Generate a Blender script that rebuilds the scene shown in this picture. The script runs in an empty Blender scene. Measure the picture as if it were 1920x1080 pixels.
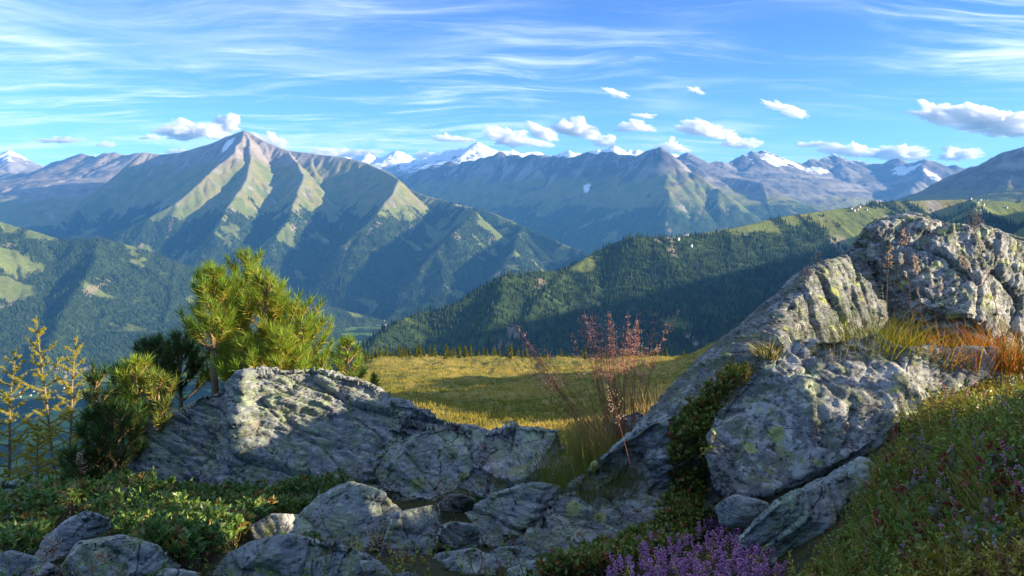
import bpy, bmesh, math, random
import numpy as np

# ------------------------------------------------------------------ camera, sky, sun, exposure
scene = bpy.context.scene
col = scene.collection
F, HZ = 1536.0, 395.0            # focal length and horizon row, in pixels of a 1920 x 1080 frame
SUN_EL, SUN_AZ = 14.0, 99.0      # degrees; azimuth from +Y (view) towards +X

cam_d = bpy.data.cameras.new('camera')
cam = bpy.data.objects.new('camera', cam_d); col.objects.link(cam)
cam.location = (0, 0, 0); cam.rotation_euler = (math.radians(90), 0, 0)
cam_d.sensor_width = 36.0; cam_d.lens = F / 1920 * 36.0
cam_d.shift_y = -(540 - HZ) / 1920
cam_d.clip_start = 0.05; cam_d.clip_end = 200000.0
scene.camera = cam

vs = scene.view_settings
vs.view_transform = 'Standard'; vs.look = 'None'; vs.gamma = 1.0; vs.exposure = 1.66
cy = scene.cycles
cy.use_denoising = True
cy.max_bounces = 9; cy.diffuse_bounces = 4; cy.glossy_bounces = 2; cy.transmission_bounces = 3
cy.transparent_max_bounces = 12; cy.volume_bounces = 6
cy.use_adaptive_sampling = False
cy.caustics_reflective = False; cy.caustics_refractive = False

world = bpy.data.worlds.new('World'); scene.world = world; world.use_nodes = True
CIRRUS = (4.759293, 10.884585, 7.399103)
def build_world():
    nt = world.node_tree; nt.nodes.clear(); N = nt.nodes.new; L = nt.links.new
    def math_(op, a, b=None, c=None):
        n = N('ShaderNodeMath'); n.operation = op
        for i, v in enumerate((a, b, c)):
            if v is None: continue
            if isinstance(v, (int, float)): n.inputs[i].default_value = v
            else: L(v, n.inputs[i])
        return n.outputs[0]
    def ramp(v, a, b):
        n = N('ShaderNodeMapRange'); n.interpolation_type = 'SMOOTHSTEP'
        L(v, n.inputs[0]); n.inputs[1].default_value = a; n.inputs[2].default_value = b
        return n.outputs[0]
    def noise(vec, scale, detail, rough, dist=0.0):
        n = N('ShaderNodeTexNoise'); n.inputs['Scale'].default_value = scale; n.inputs['Detail'].default_value = detail
        n.inputs['Roughness'].default_value = rough; n.inputs['Distortion'].default_value = dist
        L(vec, n.inputs['Vector']); return n.outputs['Fac']
    sky = N('ShaderNodeTexSky'); sky.sky_type = 'NISHITA'; sky.sun_disc = False
    sky.sun_elevation = math.radians(SUN_EL); sky.sun_rotation = math.radians(SUN_AZ)
    sky.altitude = 2000; sky.air_density = 0.85; sky.dust_density = 0.0; sky.ozone_density = 4.0
    hsv = N('ShaderNodeHueSaturation'); hsv.inputs['Hue'].default_value = .502; hsv.inputs['Saturation'].default_value = 1.0
    lo = N('ShaderNodeMix'); lo.data_type = 'RGBA'; lo.blend_type = 'MULTIPLY'; lo.inputs['Factor'].default_value = 1.0; lo.inputs['B'].default_value = (.15, .15, .15, 1); L(sky.outputs[0], lo.inputs['A'])
    gm = N('ShaderNodeGamma'); gm.inputs['Gamma'].default_value = 1.30; L(lo.outputs['Result'], gm.inputs['Color'])
    hi = N('ShaderNodeMix'); hi.data_type = 'RGBA'; hi.blend_type = 'MULTIPLY'; hi.inputs['Factor'].default_value = 1.0; hi.inputs['B'].default_value = (6.8, 6.8, 6.8, 1); L(gm.outputs[0], hi.inputs['A'])
    L(hi.outputs['Result'], hsv.inputs['Color'])
    # high thin cloud: noise laid on a horizontal layer far overhead, seen by direction
    tc = N('ShaderNodeTexCoord'); sep = N('ShaderNodeSeparateXYZ'); L(tc.outputs['Generated'], sep.inputs[0])
    z = math_('ADD', math_('MAXIMUM', sep.outputs[2], 0.0), 0.10)
    u = math_('DIVIDE', sep.outputs[0], z); v = math_('DIVIDE', sep.outputs[1], z)
    cmb = N('ShaderNodeCombineXYZ'); L(u, cmb.inputs[0]); L(v, cmb.inputs[1])
    # slow bend of the streaks
    def bent(amount, scale, seed):
        nb = N('ShaderNodeTexNoise'); nb.inputs['Scale'].default_value = scale; nb.inputs['Detail'].default_value = 2.0
        of = N('ShaderNodeVectorMath'); L(cmb.outputs[0], of.inputs[0]); of.inputs[1].default_value = (seed, seed * .7, seed * 1.3); L(of.outputs[0], nb.inputs['Vector'])
        sub = N('ShaderNodeVectorMath'); sub.operation = 'SUBTRACT'; L(nb.outputs['Color'], sub.inputs[0]); sub.inputs[1].default_value = (.5, .5, .5)
        scl = N('ShaderNodeVectorMath'); scl.operation = 'SCALE'; L(sub.outputs[0], scl.inputs[0]); scl.inputs['Scale'].default_value = amount
        add = N('ShaderNodeVectorMath'); L(cmb.outputs[0], add.inputs[0]); L(scl.outputs[0], add.inputs[1]); return add.outputs[0]
    def mapped(vec, rot, scale, loc=(0, 0, 0)):
        mp = N('ShaderNodeMapping'); L(vec, mp.inputs['Vector']); mp.inputs['Rotation'].default_value = (0, 0, math.radians(rot)); mp.inputs['Scale'].default_value = scale; mp.inputs['Location'].default_value = loc; return mp.outputs[0]
    b1 = bent(3.6, .30, CIRRUS[0]); b2 = bent(.9, .8, 4.0)
    streak = noise(mapped(b1, 14, (.20, .95, 1), (CIRRUS[1], 0, 0)), 1.6, 12.0, .64, .35)
    fine = noise(mapped(b2, -16, (.30, 1.7, 1), (0, CIRRUS[1], 0)), 2.6, 12.0, .66, .25)
    patch = noise(mapped(b1, 0, (.30, .36, 1), (CIRRUS[2], 1.0, .7)), 1.0, 3.0, .5)
    dens = math_('MULTIPLY', math_('ADD', math_('MULTIPLY', ramp(streak, .42, .72), .75), math_('MULTIPLY', ramp(fine, .45, .72), .55)), ramp(patch, .40, .62))
    dens = math_('ADD', dens, math_('MULTIPLY', ramp(fine, .50, .78), .18))
    dens = math_('MINIMUM', dens, 0.80)
    dens = math_('MULTIPLY', dens, ramp(sep.outputs[2], 0.0, 0.06))
    mix = N('ShaderNodeMix'); mix.data_type = 'RGBA'
    L(dens, mix.inputs['Factor']); L(hsv.outputs[0], mix.inputs['A']); mix.inputs['B'].default_value = (4.6, 5.1, 5.9, 1)
    bg = N('ShaderNodeBackground'); bg.inputs['Strength'].default_value = 0.103
    L(mix.outputs['Result'], bg.inputs['Color'])
    out = N('ShaderNodeOutputWorld'); L(bg.outputs[0], out.inputs['Surface'])
build_world()

sun_d = bpy.data.lights.new('sun', 'SUN'); sun_d.energy = 5.0; sun_d.angle = math.radians(0.5); sun_d.color = (1.0, 0.82, 0.58)
sun = bpy.data.objects.new('sun', sun_d); col.objects.link(sun)
_e, _a = math.radians(SUN_EL), math.radians(SUN_AZ)
SUNV = np.array([math.sin(_a) * math.cos(_e), math.cos(_a) * math.cos(_e), math.sin(_e)])
from mathutils import Vector, Matrix
sun.rotation_euler = Vector(SUNV).to_track_quat('Z', 'Y').to_euler()

# ------------------------------------------------------------------ helpers
def P(px, py, D):
    return ((px - 960.0) / F * D, D, -(py - HZ) / F * D)

def _hash(ix, iy, iz, seed):
    h = (ix.astype(np.uint32) * np.uint32(374761393) + iy.astype(np.uint32) * np.uint32(668265263)
         + iz.astype(np.uint32) * np.uint32(2147483647) + np.uint32(seed * 9973 + 17) * np.uint32(1274126177))
    h = (h ^ (h >> np.uint32(13))) * np.uint32(1274126177)
    h = (h ^ (h >> np.uint32(16))) * np.uint32(2246822519)
    return ((h ^ (h >> np.uint32(15))) & np.uint32(0xffffff)).astype(np.float32) / np.float32(0xffffff)

def noise2(x, y, seed=0):
    x = np.asarray(x, np.float32); y = np.asarray(y, np.float32)
    fx, fy = np.floor(x), np.floor(y); ix, iy = fx.astype(np.int64), fy.astype(np.int64); x, y = x - fx, y - fy
    x = x * x * x * (x * (x * 6 - 15) + 10); y = y * y * y * (y * (y * 6 - 15) + 10)
    o = np.zeros_like(ix)
    a = _hash(ix, iy, o, seed); b = _hash(ix + 1, iy, o, seed); c = _hash(ix, iy + 1, o, seed); d = _hash(ix + 1, iy + 1, o, seed)
    return (a * (1 - x) + b * x) * (1 - y) + (c * (1 - x) + d * x) * y

def noise3(p, seed=0):
    p = np.asarray(p, np.float32); f = np.floor(p); i = f.astype(np.int64); t = p - f; t = t * t * t * (t * (t * 6 - 15) + 10)
    x, y, z = t[:, 0], t[:, 1], t[:, 2]; r = 0
    for dz in (0, 1):
        for dy in (0, 1):
            for dx in (0, 1):
                w = (x if dx else 1 - x) * (y if dy else 1 - y) * (z if dz else 1 - z)
                r = r + w * _hash(i[:, 0] + dx, i[:, 1] + dy, i[:, 2] + dz, seed)
    return r

def fbm2(x, y, oct=5, seed=0, gain=0.5):
    r, a, s = 0, 1.0, 0.0
    for k in range(oct):
        r = r + a * noise2(x * 2 ** k + 13.7 * k, y * 2 ** k - 7.3 * k, seed + k); s += a; a *= gain
    return r / s * 2 - 1

def fbm3(p, oct=4, seed=0, gain=0.5):
    r, a, s = 0, 1.0, 0.0
    for k in range(oct):
        r = r + a * noise3(p * 2 ** k + 5.3 * k, seed + k); s += a; a *= gain
    return r / s * 2 - 1

def ridged2(x, y, oct=4, seed=0):
    r, a, s = 0, 1.0, 0.0
    for k in range(oct):
        r = r + a * (1 - np.abs(noise2(x * 2 ** k + 3.1 * k, y * 2 ** k + 9.2 * k, seed + k) * 2 - 1)); s += a; a *= 0.5
    return r / s

def sstep(a, b, x):
    t = np.clip((x - a) / (b - a), 0, 1); return t * t * (3 - 2 * t)

def mesh_obj(name, verts, faces, mat=None, parent=None, colors=None, smooth=False, loc=(0, 0, 0), attr='tint'):
    """one mesh object from arrays; faces is (n,3) or (n,4); verts are given in world space"""
    verts = np.asarray(verts, np.float32); faces = np.asarray(faces, np.int32)
    off = np.asarray(loc, np.float32)
    me = bpy.data.meshes.new(name)
    me.vertices.add(len(verts)); me.vertices.foreach_set('co', (verts - off).ravel())
    k = faces.shape[1]
    me.loops.add(faces.size); me.loops.foreach_set('vertex_index', faces.ravel())
    me.polygons.add(len(faces)); me.polygons.foreach_set('loop_start', np.arange(0, faces.size, k, dtype=np.int32))
    me.update(calc_edges=True)
    if smooth: me.polygons.foreach_set('use_smooth', np.ones(len(faces), bool))
    if colors is not None:
        c = np.ones((len(verts), 4), np.float32); c[:, :3] = colors
        a = me.color_attributes.new(attr, 'FLOAT_COLOR', 'POINT'); a.data.foreach_set('color', c.ravel())
    if mat: me.materials.append(mat)
    o = bpy.data.objects.new(name, me); col.objects.link(o)
    if parent is not None:
        o.parent = parent; o.location = Vector(loc) - parent.location
    else: o.location = loc
    return o

def tag(o, label, cat=None, group=None, kind=None):
    o['label'] = label
    if cat: o['category'] = cat
    if group: o['group'] = group
    if kind: o['kind'] = kind
    return o

def empty(name, loc):
    o = bpy.data.objects.new(name, None); col.objects.link(o); o.location = loc; o.empty_display_size = 0.1
    return o

def grid_faces(nx, ny):
    i = np.arange(nx * ny).reshape(ny, nx)
    return np.stack([i[:-1, :-1], i[:-1, 1:], i[1:, 1:], i[1:, :-1]], -1).reshape(-1, 4)

class MatB:
    """tiny node-material builder"""
    def __init__(s, name):
        s.m = bpy.data.materials.new(name); s.m.use_nodes = True; s.nt = s.m.node_tree; s.nt.nodes.clear()
        s.out = s.n('ShaderNodeOutputMaterial')
    def n(s, t): return s.nt.nodes.new(t)
    def l(s, a, b): s.nt.links.new(a, b)
    def put(s, v, sock):
        if hasattr(v, 'is_output'): s.l(v, sock)
        elif isinstance(v, tuple) and len(v) == 3 and sock.type == 'RGBA': sock.default_value = (*v, 1)
        else: sock.default_value = v
    def coord(s, scale=(1, 1, 1), rot=(0, 0, 0), src='Object'):
        t = s.n('ShaderNodeTexCoord'); m = s.n('ShaderNodeMapping'); s.l(t.outputs[src], m.inputs[0])
        m.inputs['Scale'].default_value = scale; m.inputs['Rotation'].default_value = rot; return m.outputs[0]
    def noise(s, vec, scale, detail=4, rough=.55, dist=0):
        t = s.n('ShaderNodeTexNoise'); s.put(vec, t.inputs['Vector'])
        for k, v in (('Scale', scale), ('Detail', detail), ('Roughness', rough), ('Distortion', dist)): t.inputs[k].default_value = v
        return t.outputs['Fac']
    def voronoi(s, vec, scale, feature='F1', out='Distance'):
        t = s.n('ShaderNodeTexVoronoi'); t.feature = feature; s.put(vec, t.inputs['Vector']); t.inputs['Scale'].default_value = scale
        return t.outputs[out]
    def ramp(s, v, a, b, lo=0.0, hi=1.0):
        t = s.n('ShaderNodeMapRange'); t.interpolation_type = 'SMOOTHSTEP'; s.put(v, t.inputs[0])
        for i, x in enumerate((a, b, lo, hi)): t.inputs[i + 1].default_value = x
        return t.outputs[0]
    def mix(s, f, a, b, mode='MIX'):
        t = s.n('ShaderNodeMix'); t.data_type = 'RGBA'; t.blend_type = mode
        s.put(f, t.inputs['Factor']); s.put(a, t.inputs['A']); s.put(b, t.inputs['B']); return t.outputs['Result']
    def math(s, op, a, b=0.0):
        t = s.n('ShaderNodeMath'); t.operation = op; s.put(a, t.inputs[0]); s.put(b, t.inputs[1]); return t.outputs[0]
    def attr(s, name='tint'):
        t = s.n('ShaderNodeAttribute'); t.attribute_name = name; return t.outputs['Color']
    def bump(s, h, strength=.5, dist=.02, normal=None):
        t = s.n('ShaderNodeBump'); t.inputs['Strength'].default_value = strength; t.inputs['Distance'].default_value = dist
        s.put(h, t.inputs['Height'])
        if normal is not None: s.l(normal, t.inputs['Normal'])
        return t.outputs[0]
    def done(s, color, rough=.9, normal=None, spec=.2, transl=None, transl_f=0.4):
        b = s.n('ShaderNodeBsdfPrincipled'); s.put(color, b.inputs['Base Color']); s.put(rough, b.inputs['Roughness'])
        b.inputs['Specular IOR Level'].default_value = spec
        if normal is not None: s.l(normal, b.inputs['Normal'])
        r = b.outputs[0]
        if transl is not None:
            t = s.n('ShaderNodeBsdfTranslucent'); s.put(transl, t.inputs[0]); m = s.n('ShaderNodeMixShader')
            m.inputs[0].default_value = transl_f; s.l(r, m.inputs[1]); s.l(t.outputs[0], m.inputs[2]); r = m.outputs[0]
        s.l(r, s.out.inputs['Surface']); return s.m
# ------------------------------------------------------------------ mountains
VALLEY = -1100.0

def pts(lst, k=1.0): return [P(a, b, d * 1000 * k) for a, b, d in lst]

def resample(pl, step):
    out = [np.array(pl[0], float)]
    for a, b in zip(pl[:-1], pl[1:]):
        a, b = np.array(a, float), np.array(b, float); n = max(1, int(np.linalg.norm(b[:2] - a[:2]) / step))
        for i in range(1, n + 1): out.append(a + (b - a) * i / n)
    return out

def grow(ridges, rng, slope, lens, gaps, ratio=0.80):
    """side ridges off every ridge, then side ridges off those"""
    allr = [(np.array(r, float), 0) for r in ridges]; level = [np.array(r, float) for r in ridges]
    for lv, (ln, gap) in enumerate(zip(lens, gaps)):
        new = []
        for r in level:
            pp = resample(r, gap); side = rng.choice([-1, 1])
            for a, b in zip(pp[:-1], pp[1:]):
                t = (b - a)[:2]; L = np.linalg.norm(t)
                if L < 1e-3: continue
                t = t / L; side = -side if rng.random() < 0.85 else side
                ang = math.radians(rng.uniform(50, 85)) * side
                d = np.array([t[0] * math.cos(ang) - t[1] * math.sin(ang), t[0] * math.sin(ang) + t[1] * math.cos(ang)])
                if (b - a)[2] > 0: d = d - 2 * np.dot(d, t) * t * 0.9; d /= np.linalg.norm(d)
                p = a + (b - a) * rng.uniform(.2, .8); l = ln * rng.uniform(.5, 1.3); q = [p - np.array([0, 0, l * 0.02])]
                n = 4
                for i in range(1, n + 1):
                    w = rng.normal(0, .22); d = np.array([d[0] * math.cos(w) - d[1] * math.sin(w), d[0] * math.sin(w) + d[1] * math.cos(w)])
                    s = l / n; q.append(np.array([q[-1][0] + d[0] * s, q[-1][1] + d[1] * s, q[-1][2] - s * slope * ratio * rng.uniform(.8, 1.15)]))
                new.append(np.array(q))
        allr += [(q, lv + 1) for q in new]; level = new
    return allr

def blur(a, n=1):
    for _ in range(n):
        p = np.pad(a, 1, mode='edge'); a = (p[:-2, 1:-1] + p[2:, 1:-1] + p[1:-1, :-2] + p[1:-1, 2:] + 4 * a) / 8
    return a

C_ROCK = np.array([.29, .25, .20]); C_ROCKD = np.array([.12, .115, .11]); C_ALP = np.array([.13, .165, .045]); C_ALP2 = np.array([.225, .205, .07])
C_FOR = np.array([.026, .046, .018]); C_FOR2 = np.array([.055, .085, .028]); C_MEAD = np.array([.135, .165, .045]); C_SNOW = np.array([.82, .84, .86]); C_SCREE = np.array([.33, .30, .26])

def lerp(a, b, f): return a + (b - a) * f[..., None]

def mountain(name, box, res, main, label, seed, slope=.62, lens=(800, 330), gaps=(450, 230), treeline=-120, grassline=330, snow=None, rough=1.0,
             base=VALLEY, patches=(), canopy=9.0, glaciers=(), rock=None, meadow_amt=.5, kind='structure', warp=35, sink=25, keep=False, jag=0, fall=.40, steep=.95):
    rng = np.random.default_rng(seed)
    x0, x1, y0, y1 = box; nx, ny = int((x1 - x0) / res) + 1, int((y1 - y0) / res) + 1
    X, Y = np.meshgrid(np.linspace(x0, x1, nx), np.linspace(y0, y1, ny))
    wx = X + warp * fbm2(X / 420, Y / 420, 4, seed + 1) + warp * .25 * fbm2(X / 90, Y / 90, 3, seed + 31)
    wy = Y + warp * fbm2(X / 420 + 40, Y / 420, 4, seed + 2) + warp * .25 * fbm2(X / 90 + 9, Y / 90, 3, seed + 32)
    if jag:
        jm = []
        for r in main:
            q = np.array(resample(r, 110)); w = np.minimum(1, np.arange(len(q)) / 2.0)
            q[:, 2] += w * jag * (1.6 * fbm2(np.arange(len(q)) / 4.0, np.full(len(q), seed * 1.7), 3, seed) + rng.normal(0, .35, len(q)))
            q[:, 1] += w * rng.normal(0, 30, len(q)); jm.append(q)
        main = jm
    ridges = grow(main, rng, slope, lens, gaps)
    # warp by sampling: evaluate on the regular grid, displaced through the warped coordinates
    H, S, DD = ridge_field_w(X, Y, wx, wy, ridges, slope, base, fall)
    H = blur(H, 1)
    g = ridged2(S / 80, DD / 520, 4, seed + 5) - .6
    H = H + rough * g * 58 * np.clip(DD / 160, 0, 1)
    H = H + rough * (fbm2(X / 160, Y / 160, 4, seed + 7) * 16 + fbm2(X / 40, Y / 40, 3, seed + 8) * 6) * np.clip(.25 + DD / 140, 0, 1)
    gy, gx = np.gradient(H, Y[1, 0] - Y[0, 0], X[0, 1] - X[0, 0]); sl = np.hypot(gx, gy)
    n1 = fbm2(X / 520, Y / 520, 5, seed + 11); n2 = fbm2(X / 130, Y / 130, 4, seed + 12); n3 = fbm2(X / 30, Y / 30, 2, seed + 13)
    n4 = ridged2(S / 60, DD / 700, 3, seed + 15)
    tl = treeline + 130 * n1 + 70 * n2 + 60 * n3 - (n4 - .6) * 420; gl = grassline + 150 * n1 + 90 * n2 + (n4 - .6) * 260
    col_ = lerp(np.broadcast_to(C_ALP, X.shape + (3,)), C_ALP2, np.clip(.5 + 1.2 * n2, 0, 1))
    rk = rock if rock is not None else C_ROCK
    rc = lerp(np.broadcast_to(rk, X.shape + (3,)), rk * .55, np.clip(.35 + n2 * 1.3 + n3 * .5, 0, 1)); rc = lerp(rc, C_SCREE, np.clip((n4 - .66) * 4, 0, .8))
    f = np.clip(sstep(gl - 60, gl + 110, H) + sstep(steep, steep + .4, sl + .25 * n2) * (H > tl), 0, 1); f = np.maximum(f, .38 * sstep(70, 25, DD + 40 * n2) * sstep(tl + 40, tl + 200, H)); f = np.maximum(f, .8 * sstep(.34, .5, fbm2(X / 150, Y / 90, 4, seed + 17)) * (H > tl)); col_ = lerp(col_, rc, f)
    forest = sstep(tl + 25, tl - 25, H)
    m = sstep(.30, .42, fbm2(X / 300, Y / 210, 4, seed + 14) * .9 + meadow_amt * .28 - sl * .1) * forest
    for (ax, ay, rad) in patches:
        m = np.maximum(m, sstep(1.15, .75, np.hypot((X - ax) / rad, (Y - ay) / rad) + .5 * n2) * sstep(tl + 400, tl + 300, H))
    forest = np.clip(forest - m, 0, 1)
    fc = lerp(np.broadcast_to(C_FOR, X.shape + (3,)), C_FOR2, np.clip(.4 + .9 * n3 + .6 * n2, 0, 1))
    col_ = lerp(col_, fc, forest); col_ = lerp(col_, C_MEAD * (1 + .25 * n2[..., None]), m)
    scar = sstep(.50, .60, fbm2(X / 110, Y / 220, 4, seed + 19) ) * sstep(tl + 100, tl - 100, H); col_ = lerp(col_, C_SCREE * np.array([1, .88, .7]), scar * .7)
    if snow is not None:
        sn = sstep(-.15, .15, (H - snow) / 260 + n2 * .9 + .6 * n1 - (sl - .75) * 2.2 + (n4 - .6) * 1.2); col_ = lerp(col_, C_SNOW, sn)
    for (ax, ay, rx, ry) in glaciers:
        q = np.hypot((X - ax) / rx, (Y - ay) / ry) + .55 * n2 + .4 * (sl - .7); col_ = lerp(col_, C_SNOW, sstep(1.05, .85, q))
    Hc = H + forest * canopy * (rng.random(H.shape) - .35)
    V = np.stack([X, Y, Hc], -1).reshape(-1, 3); Fq = grid_faces(nx, ny)
    low = (V[:, 2] < base - sink)[Fq].all(1); Fq = Fq[~low]
    used = np.zeros(len(V), bool); used[Fq] = True; idx = np.cumsum(used) - 1
    o = mesh_obj(name, V[used], idx[Fq], MAT['mountain'], colors=col_.reshape(-1, 3)[used], smooth=True, loc=((x0 + x1) / 2, (y0 + y1) / 2, base))
    tag(o, label, kind=kind)
    if keep: return o, dict(X=X, Y=Y, H=H, forest=forest, sl=sl)
    return o

def ridge_field_w(X, Y, wx, wy, ridges, slope, base, fall):
    H = np.full(X.shape, base - 200.0); S = np.zeros_like(H); DD = np.full_like(H, 1e4); off = 0.0
    x0, y0 = X[0, 0], Y[0, 0]; sx, sy = X[0, 1] - X[0, 0], Y[1, 0] - Y[0, 0]; ny, nx = X.shape
    for pl, lv in ridges:
        for a, b in zip(pl[:-1], pl[1:]):
            top = max(a[2], b[2])
            if top < base: continue
            R = (top - base) / (slope * .85) + 80
            if lv: R = min(R, 700.0 if lv == 1 else 380.0)
            i0 = int(max(0, (min(a[0], b[0]) - R - x0) / sx)); i1 = int(min(nx, (max(a[0], b[0]) + R - x0) / sx + 2))
            j0 = int(max(0, (min(a[1], b[1]) - R - y0) / sy)); j1 = int(min(ny, (max(a[1], b[1]) + R - y0) / sy + 2))
            tx, ty = b[0] - a[0], b[1] - a[1]; l2 = tx * tx + ty * ty + 1e-6; ln = math.sqrt(l2)
            if i1 <= i0 or j1 <= j0: off += ln; continue
            sl_ = (slice(j0, j1), slice(i0, i1)); xs, ys = wx[sl_] - a[0], wy[sl_] - a[1]
            t = np.clip((xs * tx + ys * ty) / l2, 0, 1); d = np.hypot(xs - t * tx, ys - t * ty)
            h = a[2] + (b[2] - a[2]) * t - slope * d * (1.10 - fall * np.clip(d / 1600, 0, 1))
            m = h > H[sl_]
            H[sl_] = np.where(m, h, H[sl_]); S[sl_] = np.where(m, t * ln + off, S[sl_]); DD[sl_] = np.where(m, d, DD[sl_])
            off += ln
    return H, S, DD

MAT = {}
def mountain_mat():
    b = MatB('mountain surface'); c = b.attr()
    n = b.noise(b.coord(), 0.045, 4, .65); n2 = b.noise(b.coord(), 0.006, 3, .6)
    c = b.mix(1.0, c, b.mix(n, (.55, .55, .55), (1.45, 1.45, 1.45)), 'MULTIPLY')
    c = b.mix(1.0, c, b.mix(n2, (.8, .82, .85), (1.2, 1.18, 1.15)), 'MULTIPLY')
    MAT['mountain'] = b.done(c, .95, b.bump(n, .8, 8.0), spec=.05)
mountain_mat()

def floor_mat():
    b = MatB('valley fields'); v = b.coord()
    t = b.n('ShaderNodeTexVoronoi'); b.put(b.coord(scale=(1, .6, 1)), t.inputs['Vector']); t.inputs['Scale'].default_value = .006
    h = b.n('ShaderNodeSeparateColor'); b.l(t.outputs['Color'], h.inputs[0])
    c = b.mix(h.outputs[0], (.10, .19, .035), (.20, .25, .07)); c = b.mix(b.ramp(b.noise(v, .004, 6, .6), .46, .50), c, (.028, .05, .02))
    MAT['valley'] = b.done(c, .95, spec=.05)
floor_mat()
valley = mesh_obj('valley_floor', [(-40000, -3000, VALLEY), (40000, -3000, VALLEY), (40000, 45000, VALLEY), (-40000, 45000, VALLEY)], [(0, 1, 2, 3)], MAT['valley'])
tag(valley, 'flat green valley floor with fields far below the slopes', kind='structure')

# the big pyramid peak with its spurs
K = 1.0
def ptsC(lst, k=1.0):
    d0, d1 = lst[0][2], lst[-1][2]; g = (lambda d: .62 * math.sin(math.pi * ((d0 - d) / (d0 - d1)) ** .7)) if lst[-1][1] > 450 and k == 1.0 and len(lst) < 9 else (lambda d: 0)
    return [P(a, b, 8500 + (d - g(d) - 8.0) * 1480) for a, b, d in lst]
C_main = [
    ptsC([(500, 268, 10.7), (460, 243, 10.8), (425, 256, 10.9), (400, 267, 11.0), (340, 285, 11.3), (300, 289, 11.5), (267, 284, 11.5), (230, 325, 11.2), (170, 375, 10.8), (100, 425, 10.3), (20, 470, 9.9)], K),
    ptsC([(500, 268, 10.7), (540, 281, 10.6), (600, 289, 10.5), (650, 296, 10.4), (690, 305, 10.3), (735, 325, 10.1), (760, 350, 9.9), (800, 366, 9.7), (850, 380, 9.5), (890, 388, 9.4), (930, 400, 9.2), (980, 425, 9.0), (1040, 450, 8.8), (1098, 472, 8.6), (1160, 530, 8.4)], K),
    ptsC([(460, 246, 10.8), (440, 285, 10.5), (395, 320, 10.3), (370, 345, 10.1), (330, 380, 9.8), (280, 405, 9.5), (230, 430, 9.2), (180, 455, 8.9)], K),
    ptsC([(462, 248, 10.75), (472, 290, 10.5), (462, 335, 10.2), (430, 385, 9.7), (405, 430, 9.3), (390, 480, 8.9), (380, 530, 8.5)], K),
    ptsC([(540, 283, 10.6), (570, 326, 10.3), (557, 365, 10.0), (535, 420, 9.5), (505, 460, 9.1), (470, 505, 8.7), (440, 560, 8.2)], K),
    ptsC([(690, 306, 10.3), (748, 336, 10.0), (740, 362, 9.8), (700, 405, 9.4), (650, 455, 9.0), (605, 510, 8.6), (580, 560, 8.2)], K),
    ptsC([(850, 381, 9.5), (893, 396, 9.3), (850, 435, 9.0), (790, 500, 8.6), (750, 550, 8.3), (725, 590, 8.0)], K),
    ptsC([(980, 426, 9.0), (965, 470, 8.7), (920, 520, 8.3), (880, 560, 8.0)], K),
]
_, GC = mountain('mountain', (-8800, 2000, 7700, 14800), 16, C_main, 'tall grassy pyramid peak with bare rocky summit and long forested spurs', 11,
         fall=.05, slope=.86, steep=1.35, lens=(330, 180), gaps=(600, 300), treeline=-40, grassline=640, snow=None, canopy=13, keep=True,
         glaciers=[P(425, 272, 12500)[:2] + (110, 150)],
         patches=[P(640, 340, 11600)[:2] + (480,), P(450, 420, 10300)[:2] + (130,), P(940, 410, 10300)[:2] + (240,), P(940, 465, 9700)[:2] + (220,), P(160, 395, 12600)[:2] + (260,), P(870, 470, 9900)[:2] + (150,), P(290, 440, 10200)[:2] + (140,)])
# hidden valley between peak and dark ridge, the dark ridge and its pointed end
ptsB = lambda lst: [P(a, b, 14000 + max(0, 1240 - a) * 8.4 + dd * 1000) for a, b, dd in lst]
B_main = [
    ptsB([(600, 372, 0), (700, 345, 0), (790, 318, 0), (850, 300, 0), (900, 299, 0), (935, 286, 0), (960, 284, 0), (1000, 293, 0), (1040, 285, 0), (1075, 293, 0), (1100, 288, 0), (1130, 291, 0), (1180, 289, 0), (1215, 282, 0), (1240, 273, 0)]),
    pts([(1240, 273, 14), (1275, 300, 13.7), (1310, 325, 13.4), (1350, 355, 13.0), (1420, 410, 12.5), (1500, 470, 12)]),
    pts([(1240, 273, 14), (1252, 320, 13.3), (1256, 370, 12.7), (1262, 420, 12.2), (1275, 460, 11.8)]),
]
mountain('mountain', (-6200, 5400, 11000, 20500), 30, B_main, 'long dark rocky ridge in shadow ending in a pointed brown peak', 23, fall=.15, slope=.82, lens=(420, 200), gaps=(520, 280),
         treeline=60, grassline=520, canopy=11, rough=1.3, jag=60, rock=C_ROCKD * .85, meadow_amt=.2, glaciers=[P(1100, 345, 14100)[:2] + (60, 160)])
A_main = [
    pts([(560, 330, 24), (640, 300, 24), (690, 290, 24), (720, 296, 24), (745, 283, 24), (765, 294, 24), (790, 302, 23.6), (840, 288, 23), (870, 279, 22.6), (897, 265, 22.4), (930, 283, 22.4), (960, 282, 22.6), (1000, 289, 23), (1050, 288, 23), (1100, 285, 23), (1130, 278, 23), (1152, 272, 23), (1170, 279, 23), (1205, 284, 23), (1260, 292, 23), (1300, 300, 23)]),
    pts([(897, 265, 22.4), (850, 310, 21), (800, 335, 20)]), pts([(897, 265, 22.4), (905, 310, 21), (910, 340, 20)]), pts([(745, 290, 24), (735, 320, 22.5)]), pts([(1152, 272, 23), (1150, 300, 21.5)]),
]
mountain('mountain', (-8500, 6500, 18500, 26500), 38, A_main, 'distant snow covered summits with glaciers behind the dark ridge', 35, slope=.60, lens=(900, 420), gaps=(700, 360), treeline=-700, grassline=-100, snow=1330, canopy=0, rock=C_ROCKD * 1.5, warp=60, jag=85, rough=1.6)
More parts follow.
